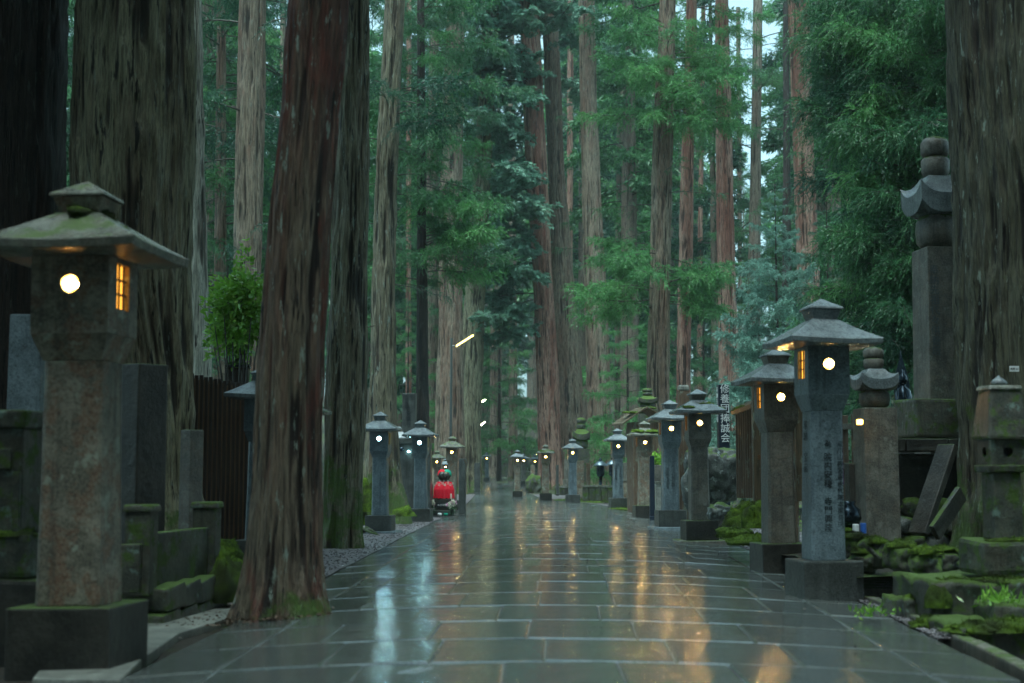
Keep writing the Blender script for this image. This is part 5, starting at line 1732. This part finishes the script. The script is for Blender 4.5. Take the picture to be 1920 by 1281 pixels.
# purple cloth banner behind lantern
bn = MB()
ban = empty('purple_banner', (P(1573, 888, 12.0).x, 12.0, gz(2.8, 12)), 0, 'narrow purple cloth strip beside the blue-grey lantern', 'banner')
V = []
for j in range(12):
    for i in range(5):
        V.append((i * .02 - .04, .01 * math.sin(i * 1.5 + j * .3), .85 + j * .055))
link('cloth', np_mesh('cloth', np.array(V), grid_faces(5, 12), M['purple_cloth'], True), ban)
MB().tube([(.0, .02, 0), (.0, .02, 1.5)], .008, 6).build('pole', M['wood_dark'], ban)
# little name sign on the trunk
sg_ = MB().box((0, 0, 0), (.085, .006, .05)); so = sg_.build('tree_tag', M['white_paint'], bevel=.001, loc=P(1902, 697, 12.62)); tag(so, 'tiny white tag nailed to the huge right trunk', 'tag')
link('tag_print', text_mesh('tag_print', ['高野 63'], .022, M['ink']), so, (0, -.0045, .017), (math.pi / 2, 0, 0))
# lit small lamp on the medium pillar
lamp = empty('small_lamp', P(1612, 790, 12.8), 0, 'small glowing lamp fixed left of the shorter stupa pillar', 'lamp')
MB().box((0, 0, -.03), (.05, .05, .045)).build('glass', M['glow_amber'], lamp, bevel=.008)
MB().box((0, 0, .017), (.07, .07, .012)).build('lid', M['lamp_steel'], lamp)
MB().lathe([(.001, -.018), (.016, 0), (.001, .018)], 10, (0, -.035, -.005)).build('bulb', M['glow_tube_white'], lamp, smooth=True)
MB().tube([(0, .03, .0), (.12, .10, .02)], .006, 6).build('bracket', M['lamp_steel'], lamp)

# ---- wooden gate fence at right with lattice
D0_ = 15.6
gt = empty('wooden_gate_fence', (P(1440, 888, D0_).x, D0_, gz(2.6, D0_)), 0, 'weathered wooden picket fence with lattice panel behind the brown right lantern', 'wooden fence')
gzz = lambda py, D=D0_: P(0, py, D).z - gt.location.z
gxx = lambda px, D=D0_: P(px, 888, D).x - gt.location.x
Da, Db = 18.6, 16.0
for i in range(8):
    t_ = i / 7
    D_ = Da + (Db - Da) * t_
    px = 1383 + (1413 - 1383) * t_
    MB().box((gxx(px, D_), D_ - D0_, gzz(934, D_)), (.030, .030, gzz(775 - 8 * t_, D_) - gzz(934, D_))).build('picket', M['wood_post'], gt)
MB().tube([(gxx(1378, Da), Da - D0_, gzz(772, Da)), (gxx(1418, Db), Db - D0_, gzz(757, Db))], .05, 6).build('top_rail', M['wood_old'], gt)
moss_lump(gt, (gxx(1400, 17), 17 - D0_, gzz(768, 17) + .03), (.05, 1.0, .03), 90)
for px, w_ in ((1420, .09), (1476, .07), (1500, .09)):
    MB().box((gxx(px), 0, gzz(940)), (w_, w_, gzz(708) - gzz(940))).build('post', M['wood_old'], gt, bevel=.006)
for i in range(5):
    px = 1428 + i * 10
    MB().box((gxx(px), .01, gzz(935)), (.048, .02, gzz(760) - gzz(935))).build('board', M['wood_old'], gt, bevel=.003, seg=1)
for py, col in ((857, 'wood_edge'), (757, 'wood_old'), (712, 'wood_old')):
    MB().box((gxx(1448), -.035, gzz(py) - .03), (.33, .035, .055)).build('rail', M[col], gt, bevel=.004)
for a_, b_ in (((1424, 755), (1450, 714)), ((1450, 755), (1424, 714)), ((1450, 755), (1476, 714)), ((1476, 755), (1450, 714))):
    MB().tube([(gxx(a_[0]), 0, gzz(a_[1])), (gxx(b_[0]), 0, gzz(b_[1]))], .012, 4).build('lattice_bar', M['wood_old'], gt)
# long dark fence further right, behind
fr = empty('board_fence', (P(1560, 888, 19).x, 19, gz(4.2, 19)), 0, 'dark wooden rail fence behind the stupa pillars on the right', 'fence')
for i in range(18):
    MB().box((-.9 + i * .135, 0, -.05), (.09, .03, P(0, 770 + (i % 3), 19).z - fr.location.z)).build('plank', M['wood_post'], fr, bevel=.004, seg=1)
for zr in (1.52, 1.0):
    MB().box((.25, -.04, zr), (2.6, .04, .08)).build('rail', M['grey_stone'], fr, bevel=.004)
for i, (px, py, D, s1, s2, s3) in enumerate(((1398, 968, 15.9, .24, .2, .26), (1428, 972, 15.4, .22, .2, .26), (1380, 990, 16.8, .22, .3, .12), (1410, 1003, 15.2, .26, .3, .10))):
    o = moss_lump(None, P(px, py + 18, D), (s1, s2, s3), 95 + i, name='moss_cushion', fuzz=1500)
    tag(o, ['tall moss mound under the picket fence, left half', 'tall moss mound under the picket fence, right half', 'flat moss patch between gravel and rocks, far one', 'flat moss patch between gravel and rocks, near one'][i], 'moss mound')
# big dark rock and its neighbours
rock('big dark craggy boulder behind the moss-cornered lantern', 1346, 892, 20.5, 84, 118, 'rock', 61, depth=.5, amp=.32, flat=.75, sub=5)
rock('pale mottled standing rock left of the moss-cornered lantern', 1292, 918, 21.0, 30, 78, 'rock', 62, amp=.3)
rock('upper pale pointed rock above the standing one', 1298, 868, 24, 34, 56, 'rock', 63, amp=.35)
rock('small wet rock at the foot of the big boulder', 1350, 960, 18.6, 50, 36, 'rock', 64)
rock('flat wet rock left of the small one at the boulder foot', 1322, 955, 20.0, 40, 22, 'rock', 65)
rock('dark mossy rock with a hollow beside the bend', 1000, 912, 52, 30, 44, 'mossy_stone', 66, flat=.2)
pst = MB().box((0, 0, -.1), (.04, .04, .45)).build('small_post', M['wood_post'], loc=G(1357, 975) + Vector((0, 1.2, 0)), bevel=.003)
tag(pst, 'short thin wooden stake in front of the big boulder', 'stake')

# black memorial post with white characters
bp = gravestone('black post with large white characters behind the big boulder', 1355, 24.0, 722, .185, 'black_paint', tiers=((1.3, .4),), d=.16, rz=.12, name='sign_post', cat='sign post', smat='dark_stone',
           texts=[(list('修養団捧誠会'), .012, .13, .165, 'white_paint'), ])
link('inscription', text_mesh('inscription', list('奉納先祖供養'), .10, M['white_paint']), bp, (-.098, .0, P(0, 735, 24).z - bp.location.z), (math.pi / 2, 0, -math.pi / 2))
# wooden post with pale cap
wp = empty('wooden_post', (P(1283, 888, 25).x, 25, gz(3, 25)), .05, 'reddish wooden post with a pale rounded cap behind the lantern row', 'post')
zt_ = P(0, 733, 25).z - wp.location.z
MB().box((0, 0, -.1), (.19, .16, zt_ + .1)).build('shaft', M['wood_post'], wp, bevel=.006)
MB().box((0, 0, zt_), (.20, .18, .10), top=.9).build('cap', M['pale_slab'], wp, bevel=.03)

# gabled little shrine roof
sh = empty('small_shrine', (P(1205, 888, 34).x, 34, gz(3, 34)), .25, 'little wooden shrine with a mossy gabled roof behind the mossy brown lantern', 'shrine')
zr = P(0, 765, 34).z - sh.location.z
MB().box((0, 0, -.1), (.62, .5, zr - .25)).build('wall', M['wood_post'], sh, bevel=.01)
for sgn in (-1, 1):
    n = 7
    for q in range(n):
        x0, x1 = sgn * .62 * q / n, sgn * .62 * (q + 1.12) / n
        za_, zb_ = zr - .40 * (q / n) ** 1.15, zr - .40 * ((q + 1.12) / n) ** 1.15
        vs = [(x0, -.42, za_ + .014), (x1, -.42, zb_ + .022), (x1, .42, zb_ + .022), (x0, .42, za_ + .014), (x0, -.42, za_ - .02), (x1, -.42, zb_ - .02), (x1, .42, zb_ - .02), (x0, .42, za_ - .02)]
        MB().add(vs, [(0, 1, 2, 3), (7, 6, 5, 4), (0, 4, 5, 1), (1, 5, 6, 2), (2, 6, 7, 3), (3, 7, 4, 0)]).build('shingle_row', M['wood_old'], sh)
moss_lump(sh, (-.3, -.2, zr - .14), (.26, .2, .05), 97)
moss_lump(sh, (.1, -.25, zr - .03), (.18, .15, .05), 98)

gorinto('dark five-ring pagoda above the little shrine roof', 1214, 37, 728, 768, .40, 'mossy_stone', post=(.5, 1.0))
gorinto('dark mossy five-ring pagoda between the blue-grey lanterns', 1090, 47, 783, 842, .46, 'mossy_stone', post=(.5, 1.0), base=[(.9, .3)], zbase=.3)

# bronze temple lanterns: round roof, cage and foot
def bronze_lantern(label, px, D, tpy, bpy_, w):
    x = P(px, 888, D).x
    root = empty('bronze_lantern', (x, D, gz(x, D)), 0, label, 'bronze lantern', 'bronze lanterns among the graves on the right')
    o = P(0, bpy_, D).z - root.location.z; h = P(0, tpy, D).z - P(0, bpy_, D).z
    r = w / 2
    if o > .05: MB().box((0, 0, -.1), (w * .8, w * .8, o + .1)).build('plinth', M['grey_stone'], root, bevel=.015)
    MB().lathe([(r * .55, o), (r * .45, o + h * .06), (r * .22, o + h * .12), (r * .2, o + h * .38), (r * .5, o + h * .44)], 16).build('stem', M['bronze'], root, smooth=True)
    MB().lathe([(r * .5, o + h * .44), (r * .55, o + h * .5), (r * .55, o + h * .70), (r * .5, o + h * .74)], 12).build('cage', M['bronze'], root)
    MB().lathe([(r * .98, o + h * .735), (r, o + h * .75), (r * .82, o + h * .80), (r * .5, o + h * .86), (r * .22, o + h * .90)], 24).build('roof', M['bronze_grey'], root, smooth=True)
    MB().lathe([(r * .2, o + h * .90), (r * .26, o + h * .93), (r * .12, o + h * .96), (.004, o + h)], 12).build('finial', M['bronze'], root, smooth=True)
bronze_lantern('round-roofed bronze lantern left of the one with black characters', 1126, 41, 858, 918, .42)
bronze_lantern('second round-roofed bronze lantern, half hidden by the lantern with characters', 1149, 42, 856, 918, .42)
bronze_lantern('bronze lantern with pale round roof behind the white-roofed lantern', 1272, 27.5, 828, 930, .42)
bronze_lantern('bronze lantern with pale round roof behind the moss-cornered lantern', 1292, 28, 826, 930, .42)

# grave plots on the right between the lanterns
def low_wall(label, px0, px1, D, tpy, mat='grey_stone', h=None, n=5):
    x0, x1 = P(px0, 888, D).x, P(px1, 888, D).x
    g = gz((x0 + x1) / 2, D)
    root = empty('low_stone_wall', (x0, D, g), 0, label, 'low wall')
    t_ = P(0, tpy, D).z - g
    w_ = (x1 - x0) / n
    for i in range(n):
        MB().box((w_ * (i + .5), 0, -.1), (w_ - .008, .16, t_ + .1 - .06 + random.uniform(-.01, .01))).build('wall_stone', M[mat], root, bevel=.012, jitter=.01)
    for i in range(2):
        MB().box(((x1 - x0) * (i + .5) / 2, 0, t_ - .06), ((x1 - x0) / 2 - .008, .2, .06)).build('coping_stone', M['roof_old'], root, bevel=.01, jitter=.006)
low_wall('low mossy wall stones between two blue-grey lanterns', 1092, 1150, 40, 910, 'mossy_stone')
low_wall('low brown wall behind the lantern with characters', 1166, 1204, 38, 898, 'old_stone', n=4)
low_wall('low wall with green plants near the bend', 1040, 1066, 47, 912, 'mossy_stone', n=3)
low_wall('pale block wall behind the clean white-roofed lantern', 1228, 1290, 26.5, 903, 'pale_slab', n=3)
gravestone('small brown gravestone right of the characters lantern', 1180, 39, 868, .33, 'grey_stone', tiers=((1.7, .35), (1.3, .2)), vase=True)
gravestone('pale upright gravestone behind the mossy brown lantern', 1197, 40, 858, .28, 'pale_slab', tiers=((1.6, .4), (1.3, .25)))
gravestone('brown slab beside the blue-grey lantern near the bend', 1088, 43, 864, .22, 'old_stone', tiers=((1.5, .3),))
gravestone('thin brown wooden marker left of the bronze lanterns', 1103, 41.5, 868, .12, 'wood_post', tiers=((1.8, .12),), name='wooden_marker', cat='marker')
gravestone('dark thin post with pale cap before the big pair of trunks', 1045, 46, 872, .09, 'granite_dark', tiers=((1.2, .08),), name='stone_post', cat='stone post')
gravestone('black narrow slab tight behind the mossy brown lantern', 1222, 29, 855, .10, 'black_paint', tiers=((1.2, .08),), name='stone_post', cat='stone post')
gravestone('grey gravestone behind the white-roofed lantern, left side', 1236, 31, 872, .22, 'grey_stone', tiers=((1.6, .3), (1.3, .2)))
gravestone('dark blue slab stone at the left edge of the path near the leaning lamp trunk', 895, 52, 868, .22, 'granite_dark', tiers=((1.1, .05),), name='stone_post', cat='stone post')
gravestone('brown gravestone left of the bronze lanterns with pale top', 1066, 49, 862, .30, 'grey_stone', tiers=((1.6, .3), (1.3, .2)))
gravestone('little jizo shaped stone on the rock at the bend', 999, 52.5, 872, .16, 'old_stone', tiers=((1.4, .3),), round_top=True)
def moss_ground(label, px, py, s, seed):
    p = G(px, py)
    o = moss_lump(None, p, s, seed, name='grass_patch', fuzz=1400); tag(o, None, None, None, 'stuff')
moss_ground('', 1172, 955, (.55, .8, .03), 101); moss_ground('', 1120, 942, (.7, .9, .03), 102); moss_ground('', 1075, 938, (.6, 1., .03), 103)
moss_ground('', 1190, 950, (.5, .9, .04), 104); moss_ground('', 1360, 1003, (.3, 1.3, .05), 105); moss_ground('', 1400, 1018, (.28, .8, .06), 106)
# moss on the flared roots of trunks
for px, py, D, s1, s2, s3, sd, pk in ((672, 985, 26.2, .16, .12, .35, 110, 'GT'), (756, 968, 26.0, .22, .2, .16, 111, 'GT'), (412, 1050, 12.2, .17, .16, .17, 112, 'B'), (430, 1066, 11.8, .16, .14, .09, 113, 'B'), (690, 960, 26.0, .16, .1, .55, 114, 'GT')):
    moss_lump(TREES[pk]['root'], P(px, py, D) - TREES[pk]['root'].location, (s1, s2, s3), sd, fuzz=900)
# exposed root on the gravel
rt = MB()
g0 = G(668, 1002)
for pts in (((0, 0, .03), (.10, -.1, .09), (.2, -.2, .05), (.38, -.35, 0)), ((.05, 0, .02), (.16, 0, .10), (.30, -.02, .02)), ((.02, -.02, .02), (.05, -.22, .05), (-.02, -.42, 0)), ((.08, 0, .05), (.22, -.12, .07), (.34, -.1, 0))):
    rt.tube([tuple(g0 + Vector(p)) for p in pts], [.035, .028, .02, .008][:len(pts)], 7)
tag(rt.build('exposed_root', M['bark_grey'], smooth=True), 'gnarled bare root lying on the gravel by the mossy trunk', 'root')

# ---- street lamps with slanted tubes
def tube_lamp(label, a, b, D, pole_px, glow, th, low_py=830):
    A, B = P(*a, D), P(*b, D - .5)
    pole = P(pole_px[0], 888, D)
    g = gz(pole.x, D)
    root = empty('street_lamp', (pole.x, D, g), 0, label, 'street lamp', 'street lamps with slanted tubes')
    ztop = P(0, pole_px[1], D).z - g
    MB().tube([(0, 0, -.1), (.03, 0, ztop)], [.045, .035], 10).build('pole', M['lamp_steel'], root)
    a_, b_ = A - root.location, B - root.location
    MB().tube([(.03, 0, ztop - .25), tuple(a_ + (b_ - a_) * .06)], .02, 6).build('arm', M['lamp_steel'], root)
    d = (b_ - a_); q = d.to_track_quat('X', 'Z')
    Ln = d.length
    hd = MB().box((Ln / 2, 0, th * .5), (Ln * 1.06, th * 2.0, th * .55)).build('housing', M['pale_slab'], root, bevel=.004, loc=a_)
    hd.rotation_mode = 'QUATERNION'; hd.rotation_quaternion = q
    tb = MB().tube([(0.03, 0, 0), (Ln, 0, 0)], th * .55, 10).build('tube', M[glow], root, loc=a_)
    tb.rotation_mode = 'QUATERNION'; tb.rotation_quaternion = q
tube_lamp('nearest slanted tube lamp glowing yellow before the leaning lamp trunk', (854, 650), (887, 629), 44, (844, 634), 'glow_tube', .036)
tube_lamp('second slanted tube lamp glowing white right of the leaning trunk', (892, 759), (910, 750), 66, (890, 748), 'glow_tube_white', .035)
tube_lamp('farthest tiny slanted tube lamp above the end of the path', (900, 799), (909, 792), 84, (898, 790), 'glow_tube_white', .04)

# ---- graves on the wooded slope where the path bends
rg_ = random.Random(9)
kinds = ['slab', 'gorinto', 'round', 'slab']
low_wall('mossy low wall edging the end of the path', 908, 962, 98, 872, 'mossy_stone', n=9)
low_wall('dark low wall right of the path end', 962, 1004, 92, 884, 'mossy_stone', n=7)
pl = 0
for row, (py0, D) in enumerate(((868, 101), (854, 105), (842, 109), (828, 114), (815, 120))):
    px = 902 + row * 3
    while px < 1012:
        kd = rg_.choice(kinds); hpx = rg_.uniform(20, 34)
        Dd = D + rg_.uniform(-1.5, 1.5)
        x = P(px, 888, Dd).x; g = gz(x, Dd)
        top = g + hpx * Dd / F
        top_py = 888 - (top - CAM_H) * F / Dd * .995
        lb = 'small mossy tombstone among others on the dark slope at the bend'
        mt = rg_.choice(['grey_stone', 'mossy_stone', 'old_stone', 'dark_stone'])
        if kd == 'gorinto':
            zb = top - hpx * .62 * Dd / F
            gorinto(lb, px, Dd, top_py, 888 - (zb - CAM_H) * F / Dd * .995, .5, mt, post=(.6, 1.0), group='tombstones on the slope at the bend', name='tombstone', cat='tombstone')
        else:
            gravestone(lb, px, Dd, top_py, rg_.uniform(.35, .6), mt, tiers=((1.5, .3), (1.25, .2)), round_top=(kd == 'round'), group='tombstones on the slope at the bend', name='tombstone', cat='tombstone', rz=rg_.uniform(-.3, .3))
        px += rg_.uniform(10, 17)
gravestone('pale twin slab on the slope, left one', 925, 112, 811, .75, 'pale_slab', tiers=((1.2, .4),), rz=.1)
gravestone('pale twin slab on the slope, right one', 940, 113, 812, .75, 'pale_slab', tiers=((1.2, .4),), rz=.1)

# ---- fallen twigs and leaves on the ground
def litter(n, x0f, x1f, y0, y1, seed, sz, mat, name):
    rg = np.random.default_rng(seed)
    V = []
    for _ in range(n):
        y = y0 + (y1 - y0) * rg.random(); a, b = x0f(y), x1f(y); x = a + (b - a) * rg.random()
        V.append((x, y, gz(x, y) + .012))
    V = np.array(V)
    d = rg.normal(0, 1, (n, 3)); d[:, 2] = np.abs(d[:, 2]) * .12
    v, f = blades(V, d, rg.uniform(.4, 1, n) * sz, sz * .3, rg)
    tag(link(name, np_mesh(name, v, f, M[mat])), kind='stuff')
litter(420, lambda y: XL(y) - 2.2, lambda y: XL(y) + .3, 6, 40, 1, .05, 'twig', 'fallen_twigs')
litter(420, lambda y: XR(y) - .3, lambda y: XR(y) + 2.6, 7, 40, 2, .05, 'twig', 'fallen_twigs')
litter(420, lambda y: -2.35, lambda y: -1.15, 8.75, 9.7, 8, .05, 'wood_post', 'fallen_needles')
litter(150, lambda y: XL(y), lambda y: XR(y), 7, 40, 3, .05, 'twig', 'fallen_leaves')
litter(3000, lambda y: XL(y) - 6, lambda y: XL(y) - 1.5, 10, 50, 4, .10, 'shrub', 'undergrowth')
litter(4200, lambda y: XR(y) + 1.2, lambda y: XR(y) + 7, 12, 55, 5, .10, 'shrub', 'undergrowth')

# ================================================================= HAZE
hz = NT('haze')
vol = hz.n('VolumePrincipled')
vol.inputs['Color'].default_value = (0.80, 0.96, 0.96, 1)
vol.inputs['Density'].default_value = 0.0006
vol.inputs['Anisotropy'].default_value = 0.2
hz.t.links.new(vol.outputs[0], hz.out.inputs['Volume'])
hb = MB().box((0, 150, -2.5), (330, 420, 62)).build('haze', hz.mat)
hb.display_type = 'WIRE'
tag(hb, kind='stuff')
